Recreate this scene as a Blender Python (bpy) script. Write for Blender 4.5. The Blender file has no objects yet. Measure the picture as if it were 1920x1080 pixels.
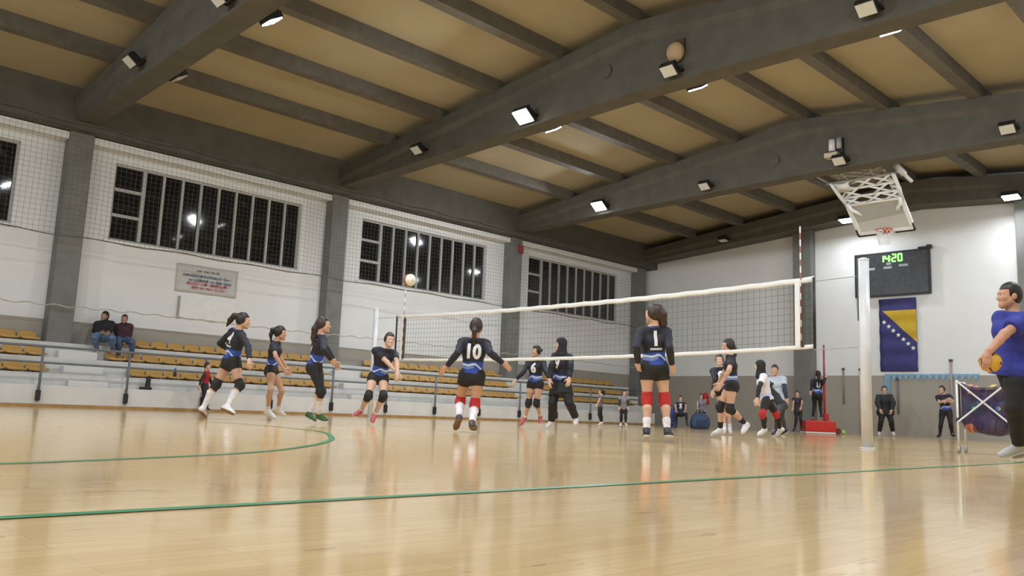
import bpy, bmesh, math, random
import numpy as np
from mathutils import Vector, Matrix

random.seed(7)
rng = np.random.default_rng(7)
scene = bpy.context.scene
COL = scene.collection

# ------------------------------------------------------------------ camera, world, exposure
CAM_F = 1570.1                      # focal length in pixels of a 1920 wide frame
yaw, pitch, roll = math.radians(45.917), math.radians(8.4115), math.radians(2.3155)
fw = Vector((-math.sin(yaw) * math.cos(pitch), math.cos(yaw) * math.cos(pitch), math.sin(pitch)))
rt = Vector((math.cos(yaw), math.sin(yaw), 0.0))
up = rt.cross(fw)
r2 = rt * math.cos(roll) + up * math.sin(roll)
u2 = up * math.cos(roll) - rt * math.sin(roll)
cam_data = bpy.data.cameras.new('camera')
cam = bpy.data.objects.new('camera', cam_data)
COL.objects.link(cam)
cam_data.sensor_fit = 'HORIZONTAL'
cam_data.sensor_width = 36.0
cam_data.lens = CAM_F / 1920.0 * 36.0
cam_data.clip_start = 0.05
cam_data.clip_end = 200
M = Matrix((r2, u2, -fw)).transposed().to_4x4()
M.translation = (0.0, 0.0, 0.30)
cam.matrix_world = M
scene.camera = cam

world = bpy.data.worlds.new('night')
scene.world = world
world.use_nodes = True
world.node_tree.nodes['Background'].inputs[0].default_value = (0.010, 0.012, 0.016, 1)
world.node_tree.nodes['Background'].inputs[1].default_value = 0.3

scene.view_settings.view_transform = 'Standard'
scene.view_settings.look = 'None'
scene.view_settings.gamma = 1.0
scene.view_settings.use_curve_mapping = False
scene.view_settings.exposure = 0.12
LAMP_W = 128.0                      # power of one lit floodlight

# ------------------------------------------------------------------ materials
MATS = {}

def mat(name, color, rough=0.6, metal=0.0, var=0.12, scale=6.0, bump=0.0, coat=0.0, spec=0.5, alpha=1.0, emit=0.0):
    if name in MATS:
        return MATS[name]
    m = bpy.data.materials.new(name)
    m.use_nodes = True
    nt = m.node_tree
    b = nt.nodes['Principled BSDF']
    tc = nt.nodes.new('ShaderNodeTexCoord')
    nz = nt.nodes.new('ShaderNodeTexNoise')
    nz.inputs['Scale'].default_value = scale
    nz.inputs['Detail'].default_value = 3
    nt.links.new(tc.outputs['Object'], nz.inputs['Vector'])
    rp = nt.nodes.new('ShaderNodeValToRGB')
    c = np.array(color[:3])
    rp.color_ramp.elements[0].position = 0.3
    rp.color_ramp.elements[1].position = 0.7
    rp.color_ramp.elements[0].color = (*(c * (1 - var)), 1)
    rp.color_ramp.elements[1].color = (*np.minimum(c * (1 + var), 1.0), 1)
    nt.links.new(nz.outputs['Fac'], rp.inputs['Fac'])
    nt.links.new(rp.outputs['Color'], b.inputs['Base Color'])
    b.inputs['Roughness'].default_value = rough
    b.inputs['Metallic'].default_value = metal
    b.inputs['Specular IOR Level'].default_value = spec
    if coat:
        b.inputs['Coat Weight'].default_value = coat
        b.inputs['Coat Roughness'].default_value = 0.1
    if emit:
        nt.links.new(rp.outputs['Color'], b.inputs['Emission Color'])
        b.inputs['Emission Strength'].default_value = emit
    if alpha < 1:
        b.inputs['Alpha'].default_value = alpha
    if bump:
        bp = nt.nodes.new('ShaderNodeBump')
        bp.inputs['Strength'].default_value = bump
        bp.inputs['Distance'].default_value = 0.02
        nt.links.new(nz.outputs['Fac'], bp.inputs['Height'])
        nt.links.new(bp.outputs['Normal'], b.inputs['Normal'])
    MATS[name] = m
    return m


def mnode(nt, op, a, b=None, c=None):
    n = nt.nodes.new('ShaderNodeMath')
    n.operation = op
    for i, v in enumerate((a, b, c)):
        if v is None:
            continue
        if isinstance(v, (int, float)):
            n.inputs[i].default_value = v
        else:
            nt.links.new(v, n.inputs[i])
    return n.outputs[0]


def mixc(nt, fac, a, b):
    n = nt.nodes.new('ShaderNodeMix')
    n.data_type = 'RGBA'
    nt.links.new(fac, n.inputs[0])
    for i, v in ((6, a), (7, b)):
        if isinstance(v, tuple):
            n.inputs[i].default_value = (*v, 1)
        else:
            nt.links.new(v, n.inputs[i])
    return n.outputs[2]


def floor_mat():
    m = bpy.data.materials.new('varnished_parquet')
    m.use_nodes = True
    nt = m.node_tree
    b = nt.nodes['Principled BSDF']
    tc = nt.nodes.new('ShaderNodeTexCoord')
    mp = nt.nodes.new('ShaderNodeMapping')
    mp.inputs['Rotation'].default_value = (0, 0, math.pi / 2)
    nt.links.new(tc.outputs['Object'], mp.inputs['Vector'])
    br = nt.nodes.new('ShaderNodeTexBrick')
    br.inputs['Scale'].default_value = 1.0
    br.inputs['Brick Width'].default_value = 0.55
    br.inputs['Row Height'].default_value = 0.07
    br.inputs['Mortar Size'].default_value = 0.0012
    br.inputs['Mortar Smooth'].default_value = 0.6
    br.inputs['Color1'].default_value = (0.73, 0.53, 0.265, 1)
    br.inputs['Color2'].default_value = (0.67, 0.47, 0.22, 1)
    br.inputs['Mortar'].default_value = (0.44, 0.31, 0.17, 1)
    nt.links.new(mp.outputs[0], br.inputs['Vector'])
    nz = nt.nodes.new('ShaderNodeTexNoise')
    nz.inputs['Scale'].default_value = 1.3
    nz.inputs['Detail'].default_value = 5
    nt.links.new(tc.outputs['Object'], nz.inputs['Vector'])
    mp2 = nt.nodes.new('ShaderNodeMapping')
    mp2.inputs['Scale'].default_value = (26, 1.6, 1)
    nt.links.new(tc.outputs['Object'], mp2.inputs['Vector'])
    gr = nt.nodes.new('ShaderNodeTexNoise')
    gr.inputs['Scale'].default_value = 2.0
    gr.inputs['Detail'].default_value = 4
    nt.links.new(mp2.outputs[0], gr.inputs['Vector'])
    f1 = mnode(nt, 'MULTIPLY', mnode(nt, 'SUBTRACT', gr.outputs['Fac'], 0.35), 0.9)
    c1 = mixc(nt, f1, br.outputs['Color'], (0.50, 0.345, 0.185))
    # scattered dark knots and scuffs
    vo = nt.nodes.new('ShaderNodeTexNoise')
    mp3 = nt.nodes.new('ShaderNodeMapping')
    mp3.inputs['Scale'].default_value = (7, 2.2, 1)
    nt.links.new(tc.outputs['Object'], mp3.inputs['Vector'])
    nt.links.new(mp3.outputs[0], vo.inputs['Vector'])
    vo.inputs['Scale'].default_value = 1.5
    vo.inputs['Detail'].default_value = 2
    kn = mnode(nt, 'MULTIPLY', mnode(nt, 'GREATER_THAN', vo.outputs['Fac'], 0.70), 0.45)
    c2 = mixc(nt, kn, c1, (0.36, 0.22, 0.10))
    nt.links.new(c2, b.inputs['Base Color'])
    rg = mnode(nt, 'ADD', mnode(nt, 'MULTIPLY', nz.outputs['Fac'], 0.10), 0.06)
    nt.links.new(rg, b.inputs['Roughness'])
    b.inputs['IOR'].default_value = 1.5
    wv = nt.nodes.new('ShaderNodeTexNoise')
    wv.inputs['Scale'].default_value = 3.0
    wv.inputs['Detail'].default_value = 2
    nt.links.new(tc.outputs['Object'], wv.inputs['Vector'])
    bp = nt.nodes.new('ShaderNodeBump')
    bp.inputs['Strength'].default_value = 0.06
    bp.inputs['Distance'].default_value = 0.02
    nt.links.new(wv.outputs['Fac'], bp.inputs['Height'])
    nt.links.new(bp.outputs['Normal'], b.inputs['Normal'])
    return m


def wall_mat():
    """white plaster above, beige oil paint below 2.05 m"""
    m = bpy.data.materials.new('two_tone_wall_paint')
    m.use_nodes = True
    nt = m.node_tree
    b = nt.nodes['Principled BSDF']
    tc = nt.nodes.new('ShaderNodeTexCoord')
    sx = nt.nodes.new('ShaderNodeSeparateXYZ')
    nt.links.new(tc.outputs['Object'], sx.inputs[0])
    nz = nt.nodes.new('ShaderNodeTexNoise')
    nz.inputs['Scale'].default_value = 1.2
    nz.inputs['Detail'].default_value = 5
    nt.links.new(tc.outputs['Object'], nz.inputs['Vector'])
    w = mixc(nt, nz.outputs['Fac'], (0.665, 0.68, 0.685), (0.735, 0.75, 0.76))
    be = mixc(nt, nz.outputs['Fac'], (0.295, 0.275, 0.24), (0.34, 0.315, 0.275))
    f = mnode(nt, 'LESS_THAN', sx.outputs[2], 2.05)
    c = mixc(nt, f, w, be)
    # faint block joints in the paint
    br = nt.nodes.new('ShaderNodeTexBrick')
    cb = nt.nodes.new('ShaderNodeCombineXYZ')
    nt.links.new(mnode(nt, 'ADD', sx.outputs[0], sx.outputs[1]), cb.inputs[0])
    nt.links.new(sx.outputs[2], cb.inputs[1])
    nt.links.new(cb.outputs[0], br.inputs['Vector'])
    br.inputs['Scale'].default_value = 1.0
    br.inputs['Brick Width'].default_value = 0.9
    br.inputs['Row Height'].default_value = 0.45
    br.inputs['Mortar Size'].default_value = 0.006
    fj = mnode(nt, 'MULTIPLY', br.outputs['Fac'], 0.07)
    c = mixc(nt, fj, c, (0.3, 0.29, 0.26))
    nt.links.new(c, b.inputs['Base Color'])
    b.inputs['Roughness'].default_value = 0.6
    return m


JERSEYS = {}

def jersey_mat(name, base=(0.012, 0.013, 0.024), band=(0.022, 0.065, 0.36), line=(0.62, 0.70, 0.88), yoke=True):
    """black volleyball jersey: blue swirl and a white streak above the hem (u along the spine, v sideways)"""
    if name in JERSEYS:
        return JERSEYS[name]
    m = bpy.data.materials.new(name)
    m.use_nodes = True
    nt = m.node_tree
    b = nt.nodes['Principled BSDF']
    at = nt.nodes.new('ShaderNodeAttribute')
    at.attribute_name = 'cloth'
    sx = nt.nodes.new('ShaderNodeSeparateXYZ')
    nt.links.new(at.outputs['Vector'], sx.inputs[0])
    u, v = sx.outputs[0], sx.outputs[1]
    vpos = mnode(nt, 'MAXIMUM', v, 0.0)
    vneg = mnode(nt, 'MINIMUM', v, 0.0)
    ripple = mnode(nt, 'MULTIPLY', mnode(nt, 'SINE', mnode(nt, 'MULTIPLY', v, 34.0)), 0.009)
    wave = mnode(nt, 'ADD', mnode(nt, 'ADD', ripple, mnode(nt, 'MULTIPLY', vneg, 0.12)), mnode(nt, 'SUBTRACT', 0.128, mnode(nt, 'MULTIPLY', mnode(nt, 'MULTIPLY', vpos, vpos), 3.4)))
    blue = mnode(nt, 'LESS_THAN', u, mnode(nt, 'ADD', mnode(nt, 'MULTIPLY', vneg, 0.10), 0.165))
    dist = mnode(nt, 'ABSOLUTE', mnode(nt, 'SUBTRACT', u, wave))
    white = mnode(nt, 'LESS_THAN', dist, 0.013)
    below = mnode(nt, 'MULTIPLY', mnode(nt, 'LESS_THAN', u, wave), mnode(nt, 'GREATER_THAN', u, mnode(nt, 'SUBTRACT', wave, 0.055)))
    pale = mnode(nt, 'MULTIPLY', mnode(nt, 'MULTIPLY', below, mnode(nt, 'LESS_THAN', v, 0.03)), 0.55)
    nz = nt.nodes.new('ShaderNodeTexNoise')
    nz.inputs['Scale'].default_value = 20
    basec = mixc(nt, nz.outputs['Fac'], tuple(x * 0.8 for x in base), tuple(x * 1.25 for x in base))
    c = mixc(nt, blue, basec, band)
    c = mixc(nt, pale, c, (0.30, 0.42, 0.80))
    c = mixc(nt, white, c, line)
    if yoke:
        yk = mnode(nt, 'MULTIPLY', mnode(nt, 'MULTIPLY', mnode(nt, 'GREATER_THAN', u, 0.475), mnode(nt, 'LESS_THAN', mnode(nt, 'ABSOLUTE', v), 0.065)),
                   mnode(nt, 'LESS_THAN', u, 0.9))
        c = mixc(nt, mnode(nt, 'MULTIPLY', yk, 0.75), c, (0.035, 0.065, 0.30))
    nt.links.new(c, b.inputs['Base Color'])
    b.inputs['Roughness'].default_value = 0.7
    JERSEYS[name] = m
    return m


def striped_mat(name, c1, c2, period, axis=2, rough=0.5):
    m = bpy.data.materials.new(name)
    m.use_nodes = True
    nt = m.node_tree
    b = nt.nodes['Principled BSDF']
    tc = nt.nodes.new('ShaderNodeTexCoord')
    sx = nt.nodes.new('ShaderNodeSeparateXYZ')
    nt.links.new(tc.outputs['Object'], sx.inputs[0])
    f = mnode(nt, 'GREATER_THAN', mnode(nt, 'MODULO', mnode(nt, 'ADD', sx.outputs[axis], 10.0), period), period / 2)
    nt.links.new(mixc(nt, f, c1, c2), b.inputs['Base Color'])
    b.inputs['Roughness'].default_value = rough
    return m


# ------------------------------------------------------------------ mesh builder
class MB:
    def __init__(self):
        self.v, self.f = [], []

    def add(self, vs, fs):
        o = len(self.v)
        self.v += [tuple(map(float, p)) for p in vs]
        self.f += [tuple(i + o for i in q) for q in fs]
        return self

    def box(self, x0, x1, y0, y1, z0, z1):
        return self.add([(x0, y0, z0), (x1, y0, z0), (x1, y1, z0), (x0, y1, z0), (x0, y0, z1), (x1, y0, z1), (x1, y1, z1), (x0, y1, z1)],
                        [(0, 3, 2, 1), (4, 5, 6, 7), (0, 1, 5, 4), (1, 2, 6, 5), (2, 3, 7, 6), (3, 0, 4, 7)])

    def obox(self, c, ax, ay, az):
        """box round c with half-axis vectors"""
        c, ax, ay, az = map(Vector, (c, ax, ay, az))
        p = [c + sx * ax + sy * ay + sz * az for sz in (-1, 1) for sx, sy in ((-1, -1), (1, -1), (1, 1), (-1, 1))]
        return self.add(p, [(0, 3, 2, 1), (4, 5, 6, 7), (0, 1, 5, 4), (1, 2, 6, 5), (2, 3, 7, 6), (3, 0, 4, 7)])

    def bar(self, a, b, w, h, upv=(0, 0, 1)):
        a, b = Vector(a), Vector(b)
        d = (b - a).normalized()
        s = d.cross(Vector(upv))
        if s.length < 1e-4:
            s = d.cross(Vector((1, 0, 0)))
        s.normalize()
        t = s.cross(d)
        return self.obox((a + b) / 2, (b - a) / 2, s * w / 2, t * h / 2)

    def tube(self, path, r, n=10, caps=True):
        path = [Vector(p) for p in path]
        rs = r if isinstance(r, (list, tuple)) else [r] * len(path)
        ref = Vector((0, 0, 1))
        rings = []
        for i, p in enumerate(path):
            d = (path[min(i + 1, len(path) - 1)] - path[max(i - 1, 0)]).normalized()
            s = d.cross(ref)
            if s.length < 0.05:
                s = d.cross(Vector((1, 0.3, 0)))
            s.normalize()
            t = s.cross(d)
            rings.append([p + (s * math.cos(2 * math.pi * k / n) + t * math.sin(2 * math.pi * k / n)) * rs[i] for k in range(n)])
        vs = [q for g in rings for q in g]
        fs = []
        for i in range(len(path) - 1):
            for k in range(n):
                fs.append((i * n + k, i * n + (k + 1) % n, (i + 1) * n + (k + 1) % n, (i + 1) * n + k))
        if caps:
            fs.append(tuple(range(n - 1, -1, -1)))
            fs.append(tuple((len(path) - 1) * n + k for k in range(n)))
        return self.add(vs, fs)

    def lathe(self, c, prof, n=20):
        """profile [(r, z)] round the z axis through c"""
        vs, fs = [], []
        for r, z in prof:
            for k in range(n):
                a = 2 * math.pi * k / n
                vs.append((c[0] + r * math.cos(a), c[1] + r * math.sin(a), c[2] + z))
        for i in range(len(prof) - 1):
            for k in range(n):
                fs.append((i * n + k, i * n + (k + 1) % n, (i + 1) * n + (k + 1) % n, (i + 1) * n + k))
        fs.append(tuple(range(n - 1, -1, -1)))
        fs.append(tuple((len(prof) - 1) * n + k for k in range(n)))
        return self.add(vs, fs)

    def sphere(self, c, r, nu=20, nv=12, sq=(1, 1, 1)):
        vs, fs = [], []
        for i in range(nv + 1):
            ph = math.pi * i / nv
            for k in range(nu):
                a = 2 * math.pi * k / nu
                vs.append((c[0] + r * sq[0] * math.sin(ph) * math.cos(a), c[1] + r * sq[1] * math.sin(ph) * math.sin(a), c[2] - r * sq[2] * math.cos(ph)))
        for i in range(nv):
            for k in range(nu):
                fs.append((i * nu + k, i * nu + (k + 1) % nu, (i + 1) * nu + (k + 1) % nu, (i + 1) * nu + k))
        return self.add(vs, fs)

    def build(self, name, material, parent=None, smooth=False, bevel=0.0, kind=None):
        me = bpy.data.meshes.new(name)
        me.from_pydata(self.v, [], self.f)
        me.validate()
        me.update()
        if smooth:
            me.shade_smooth()
        me.materials.append(material)
        o = bpy.data.objects.new(name, me)
        COL.objects.link(o)
        if bevel:
            md = o.modifiers.new('bevel', 'BEVEL')
            md.width = bevel
            md.segments = 2
            md.limit_method = 'ANGLE'
            md.angle_limit = math.radians(40)
        if parent is not None:
            o.parent = parent
        if kind:
            o['kind'] = kind
        return o


def tag(o, label, cat, group=None):
    if not 4 <= len(label.replace('-', ' ').split()) <= 16:
        print('LABEL', len(label.split()), label)
    o['label'] = label
    o['category'] = cat
    if group:
        o['group'] = group
    return o


def thing(name, label, cat, loc=(0, 0, 0), rz=0.0, group=None):
    o = bpy.data.objects.new(name, None)
    o.empty_display_size = 0.2
    COL.objects.link(o)
    o.location = loc
    o.rotation_euler = (0, 0, rz)
    return tag(o, label, cat, group)


def dup(root, loc, rz=None, label=None, group=None):
    kids = [c for c in root.children]
    r = root.copy()
    COL.objects.link(r)
    r.location = loc
    if rz is not None:
        r.rotation_euler = (0, 0, rz)
    if label:
        r['label'] = label
    if group:
        r['group'] = group
    for ch in kids:
        c = ch.copy()
        COL.objects.link(c)
        c.parent = r
        for g in [g for g in ch.children]:
            d = g.copy()
            COL.objects.link(d)
            d.parent = c
    return r

# ------------------------------------------------------------------ the hall
XL, XR, YF, YB = -22.0, 1.9, 29.35, -6.0      # left wall, right wall, far wall, wall behind the camera
RIDGE = -10.3

def roof_z(x):
    """top of the main beams"""
    return 8.5 - 0.105 * abs(x - RIDGE)

M_FLOOR = floor_mat()
M_WALL = wall_mat()
M_CONC = mat('grey_painted_concrete', (0.165, 0.168, 0.158), 0.75, var=0.14, scale=2.5)
M_BEAM = mat('brown_grey_beam_paint', (0.086, 0.081, 0.067), 0.75, var=0.14, scale=2.5)
M_PURLIN = mat('dark_purlin_steel', (0.105, 0.094, 0.076), 0.7, var=0.15, scale=4)
M_ROOF = mat('ochre_roof_boards', (0.345, 0.290, 0.185), 0.8, var=0.07, scale=0.6)
M_TIER = mat('pale_concrete_tier', (0.56, 0.565, 0.555), 0.8, var=0.08, scale=3)
M_TIERW = mat('whitewashed_parapet', (0.62, 0.61, 0.59), 0.75, var=0.06, scale=2)
M_WOODTRIM = mat('ochre_wood_skirting', (0.34, 0.20, 0.07), 0.5, var=0.2, scale=5)
M_STEELP = mat('blue_grey_railing_paint', (0.13, 0.145, 0.165), 0.45, var=0.1)
M_FRAME = mat('pale_window_frame', (0.42, 0.42, 0.41), 0.6, var=0.05)
M_GLASS = mat('dark_night_glass', (0.010, 0.010, 0.011), 0.05, var=0.2, spec=0.6)
M_WHITE = mat('white_paint', (0.72, 0.72, 0.71), 0.5, var=0.04)
M_BLACK = mat('black_plastic', (0.012, 0.012, 0.013), 0.5, var=0.2)
M_GREEN = mat('green_court_paint', (0.035, 0.24, 0.10), 0.35, var=0.15, scale=3)
M_CHROME = mat('galvanised_steel', (0.55, 0.57, 0.60), 0.35, metal=0.6, var=0.1)

b = MB().box(XL - 0.3, XR + 0.3, YB - 0.3, YF + 0.3, -0.2, 0.0)
b.build('floor', M_FLOOR, kind='structure')

# roof boards: two slopes, one mesh
b = MB()
for xa, xb in ((XL - 0.3, RIDGE), (RIDGE, XR + 0.3)):
    za, zb = roof_z(xa) + 0.29, roof_z(xb) + 0.29
    b.add([(xa, YB - 0.3, za), (xb, YB - 0.3, zb), (xb, YF + 0.3, zb), (xa, YF + 0.3, za),
           (xa, YB - 0.3, za + 0.12), (xb, YB - 0.3, zb + 0.12), (xb, YF + 0.3, zb + 0.12), (xa, YF + 0.3, za + 0.12)],
          [(0, 3, 2, 1), (4, 5, 6, 7), (0, 1, 5, 4), (1, 2, 6, 5), (2, 3, 7, 6), (3, 0, 4, 7)])
b.build('ceiling', M_ROOF, kind='structure')

# left wall with the window openings
WIN_Y0, WIN_W, BAY, WZB, WZT = 7.08, 5.366, 7.529, 4.19, 6.185
wins = [(WIN_Y0 + (i - 1) * BAY, WIN_Y0 + (i - 1) * BAY + WIN_W) for i in range(4)]
b = MB()
b.box(XL - 0.3, XL, YB - 0.3, YF + 0.3, 0, WZB)
b.box(XL - 0.3, XL, YB - 0.3, YF + 0.3, WZT, 8.0)
edges = [YB - 0.3] + [e for w in wins for e in w] + [YF + 0.3]
for k in range(0, len(edges), 2):
    b.box(XL - 0.3, XL, edges[k], edges[k + 1], WZB, WZT)
b.build('wall_left', M_WALL, kind='structure')
zr = 8.75
MB().box(XL, XR, YF, YF + 0.3, 0, zr).build('wall_far', M_WALL, kind='structure')
MB().box(XR, XR + 0.3, YB - 0.3, YF + 0.3, 0, 7.6).build('wall_right', M_WALL, kind='structure')
MB().box(XL, XR, YB - 0.3, YB, 0, zr).build('wall_back', M_WALL, kind='structure')

for i, (ya, yb) in enumerate(wins):
    w = bpy.data.objects.new('window_%d' % (i + 1), None)
    COL.objects.link(w)
    w.location = (XL, ya, WZB)
    w['kind'] = 'structure'
    W, Hh = yb - ya, WZT - WZB
    fr = MB()
    for z0, z1 in ((0, 0.06), (Hh - 0.06, Hh)):
        fr.box(-0.16, -0.08, 0, W, z0, z1)
    for y0, y1 in ((0, 0.06), (W - 0.06, W)):
        fr.box(-0.16, -0.08, y0, y1, 0.06, Hh - 0.06)
    fr.build('window_frame', M_FRAME, w)
    mu = MB()
    first = 0.78
    mu.box(-0.15, -0.06, first - 0.045, first + 0.045, 0.06, Hh - 0.06)
    step = (W - first) / 9
    for k in range(1, 9):
        mu.box(-0.15, -0.07, first + k * step - 0.032, first + k * step + 0.032, 0.06, Hh - 0.06)
    for k in (1, 2):
        mu.box(-0.15, -0.07, 0.06, first - 0.045, Hh * k / 3 - 0.04, Hh * k / 3 + 0.04)
    mu.build('mullions', M_FRAME, w)
    MB().box(-0.14, -0.13, 0.03, W - 0.03, 0.03, Hh - 0.03).build('pane', M_GLASS, w)
    MB().box(-0.2, 0.05, -0.12, W + 0.12, -0.07, 0.0).build('window_sill', M_WHITE, w, bevel=0.01)

# upstand beam under the roof edge and the white ledge over the windows
MB().box(XL, -21.3, YB, YF, 6.62, roof_z(-21.3) + 0.28).build('trim_1', M_BEAM, kind='structure')
b = MB()
pill_y = [6.125, 13.53, 21.1, 28.68]
cuts = [YB] + [e for y in pill_y for e in (y - 0.28, y + 0.28)] + [YF]
for k in range(0, len(cuts), 2):
    if cuts[k + 1] - cuts[k] > 0.5:
        b.box(XL, -21.66, cuts[k], cuts[k + 1], 6.42, 6.60)
b.build('trim_2', M_WHITE, kind='structure', bevel=0.01)

# concrete pillars on the left wall, on the far wall
for y in pill_y:
    MB().box(XL, -21.6, y - 0.275, y + 0.275, 0, 6.9).build('pillar', M_CONC, kind='structure', bevel=0.015)
for x in (-14.52, -7.1, 0.3):
    MB().box(x - 0.36, x + 0.36, 29.0, YF, 0, roof_z(x)).build('pillar', M_CONC, kind='structure', bevel=0.015)


def main_beam(yc, zl, zm, half=0.25, far=False):
    """pitched concrete beam: stem with a wider top flange"""
    xs = [-21.7, RIDGE, 1.6]
    sec = []
    for x, zb in zip(xs, (zl, zm, zl)):
        zt = roof_z(x) - 0.0
        sec.append([(x, yc - half, zb), (x, yc - half, zt - 0.42), (x, yc - half - 0.09, zt - 0.30), (x, yc - half - 0.09, zt),
                    (x, yc + half + 0.09, zt), (x, yc + half + 0.09, zt - 0.30), (x, yc + half, zt - 0.42), (x, yc + half, zb)])
    n = 8
    vs = [p for s in sec for p in s]
    fs = []
    for i in range(2):
        for k in range(n):
            fs.append((i * n + k, i * n + (k + 1) % n, (i + 1) * n + (k + 1) % n, (i + 1) * n + k))
    fs.append(tuple(range(n)))
    fs.append(tuple(2 * n + k for k in range(n - 1, -1, -1)))
    o = MB().add(vs, fs).build('roof_beam', M_BEAM, kind='structure')
    return o

beams = [-1.4, 6.12, 13.53, 21.08]
for y in beams:
    main_beam(y, 6.80, 6.98)
main_beam(28.85, 6.84, 7.68, half=0.42)

px = [RIDGE + 2.14 * k for k in range(-4, 6)]
spans = [YB] + beams + [28.6]
for k in range(len(spans) - 1):
    for x in px:
        z0 = roof_z(x) - 0.03
        b = MB().box(x - 0.14, x + 0.14, spans[k] + 0.2, spans[k + 1] - 0.2, z0, roof_z(x) + 0.30)
        b.build('purlin', M_PURLIN, kind='structure')

# painted court lines
def ribbon(pts, w, z=0.003):
    p = [Vector((x, y, 0)) for x, y in pts]
    vs, fs = [], []
    for i, q in enumerate(p):
        d = (p[min(i + 1, len(p) - 1)] - p[max(i - 1, 0)]).normalized()
        s = Vector((-d.y, d.x, 0)) * w / 2
        vs += [(q.x + s.x, q.y + s.y, z), (q.x - s.x, q.y - s.y, z)]
    for i in range(len(p) - 1):
        fs.append((2 * i, 2 * i + 1, 2 * i + 3, 2 * i + 2))
    return MB().add(vs, fs)

ribbon([(-2.22, -3.0), (-3.0, 27.0)], 0.05).build('trim_3', M_GREEN, kind='structure')
arc = [(-3.90, -1.0), (-3.93, 0.2), (-4.03, 0.98), (-4.15, 1.32), (-4.33, 1.76), (-4.62, 2.34), (-5.02, 2.87), (-5.69, 3.53), (-6.4, 4.08),
       (-7.05, 4.48), (-7.97, 4.98), (-8.8, 5.2), (-9.9, 5.3), (-11.2, 5.2)]
def smooth_path(p, n=6):
    q = []
    for i in range(len(p) - 1):
        a, b_, c, d = (np.array(p[max(i - 1, 0)]), np.array(p[i]), np.array(p[i + 1]), np.array(p[min(i + 2, len(p) - 1)]))
        for k in range(n):
            t = k / n
            q.append(tuple(0.5 * (2 * b_ + (c - a) * t + (2 * a - 5 * b_ + 4 * c - d) * t * t + (3 * b_ - a - 3 * c + d) * t ** 3)))
    return q + [p[-1]]
ribbon(smooth_path(arc), 0.05).build('trim_4', M_GREEN, kind='structure')

# ------------------------------------------------------------------ the stand along the left wall
SY0, SY1 = -2.0, 27.6
st = MB()
st.box(-20.38, -20.05, SY0, SY1, 0, 0.47)
st.build('stand_parapet', M_TIERW, kind='structure', bevel=0.01)
MB().box(-20.05, -20.02, SY0, SY1, 0, 0.07).build('baseboard_left', M_WOODTRIM, kind='structure')
t = MB()
t.box(-20.88, -20.38, SY0, SY1, 0, 0.74)
t.box(-21.38, -20.88, SY0, SY1, 0, 1.11)
t.box(XL, -21.38, SY0, SY1, 0, 1.48)
t.build('stand_tiers', M_TIER, kind='structure', bevel=0.012)
aisles = [(y - 0.35, y + 0.95) for y in (6.12, 13.53, 21.1)]
for ya, yb in aisles:
    s = MB()
    s.box(-20.38, -20.2, ya + 0.25, yb - 0.2, 0.47, 0.60)
    s.box(-20.88, -20.63, ya + 0.25, yb - 0.2, 0.74, 0.925)
    s.box(-21.38, -21.13, ya + 0.25, yb - 0.2, 1.11, 1.295)
    s.build('aisle_steps', M_TIERW, kind='structure', bevel=0.01)

# bucket seats
M_SEAT = mat('ochre_seat_plastic', (0.48, 0.285, 0.085), 0.45, var=0.14, scale=2.0)
def seat_mesh():
    """moulded bucket seat, opening towards +x; lip, hollow and low back"""
    prof = [(0.22, 0.00), (0.235, 0.035), (0.21, 0.055), (0.12, 0.045), (0.00, 0.030), (-0.10, 0.045), (-0.155, 0.11), (-0.185, 0.20), (-0.20, 0.215), (-0.215, 0.20), (-0.19, 0.08), (-0.13, 0.0)]
    vs, fs = [], []
    n, mseg = len(prof), 9
    for j in range(mseg):
        q = (j / (mseg - 1)) * 2 - 1
        wy = 0.195 * math.sin(q * math.pi / 2)
        e = abs(q) ** 3
        for (x, z) in prof:
            vs.append((x * (1 - 0.16 * e), wy, z * (1 - 0.35 * e) + 0.03 * e + 0.03))
    for j in range(mseg - 1):
        for i in range(n):
            fs.append((j * n + i, j * n + (i + 1) % n, (j + 1) * n + (i + 1) % n, (j + 1) * n + i))
    fs.append(tuple(range(n - 1, -1, -1)))
    fs.append(tuple((mseg - 1) * n + i for i in range(n)))
    return MB().add(vs, fs).box(-0.12, 0.12, -0.05, 0.05, 0.0, 0.035)

seat0 = None
rows = [(-20.62, 0.74, 'front row of the stand', 0.0), (-21.12, 1.11, 'middle row of the stand', 0.06), (-21.66, 1.48, 'top row of the stand against the beige wall', 0.02)]
for rx, rz_, rl, off in rows:
    y = 3.3 + off
    while y < 27.2:
        skip = any(ya - 0.12 < y < yb + 0.16 for ya, yb in aisles)
        if rx < -21.5 and (any(abs(y - p) < 0.5 for p in pill_y) or 6.8 < y < 7.95):
            skip = True
        if not skip:
            lab = 'ochre plastic bucket seat in the ' + rl
            if seat0 is None:
                seat0 = seat_mesh().build('stadium_seat', M_SEAT, smooth=True)
                o = seat0
            else:
                o = seat0.copy()
                COL.objects.link(o)
            o.location = (rx, y, rz_)
            o.rotation_euler = (0, 0, random.uniform(-0.04, 0.04))
            tag(o, lab, 'seat', 'bucket seats in the ' + rl)
        y += 0.435

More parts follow.
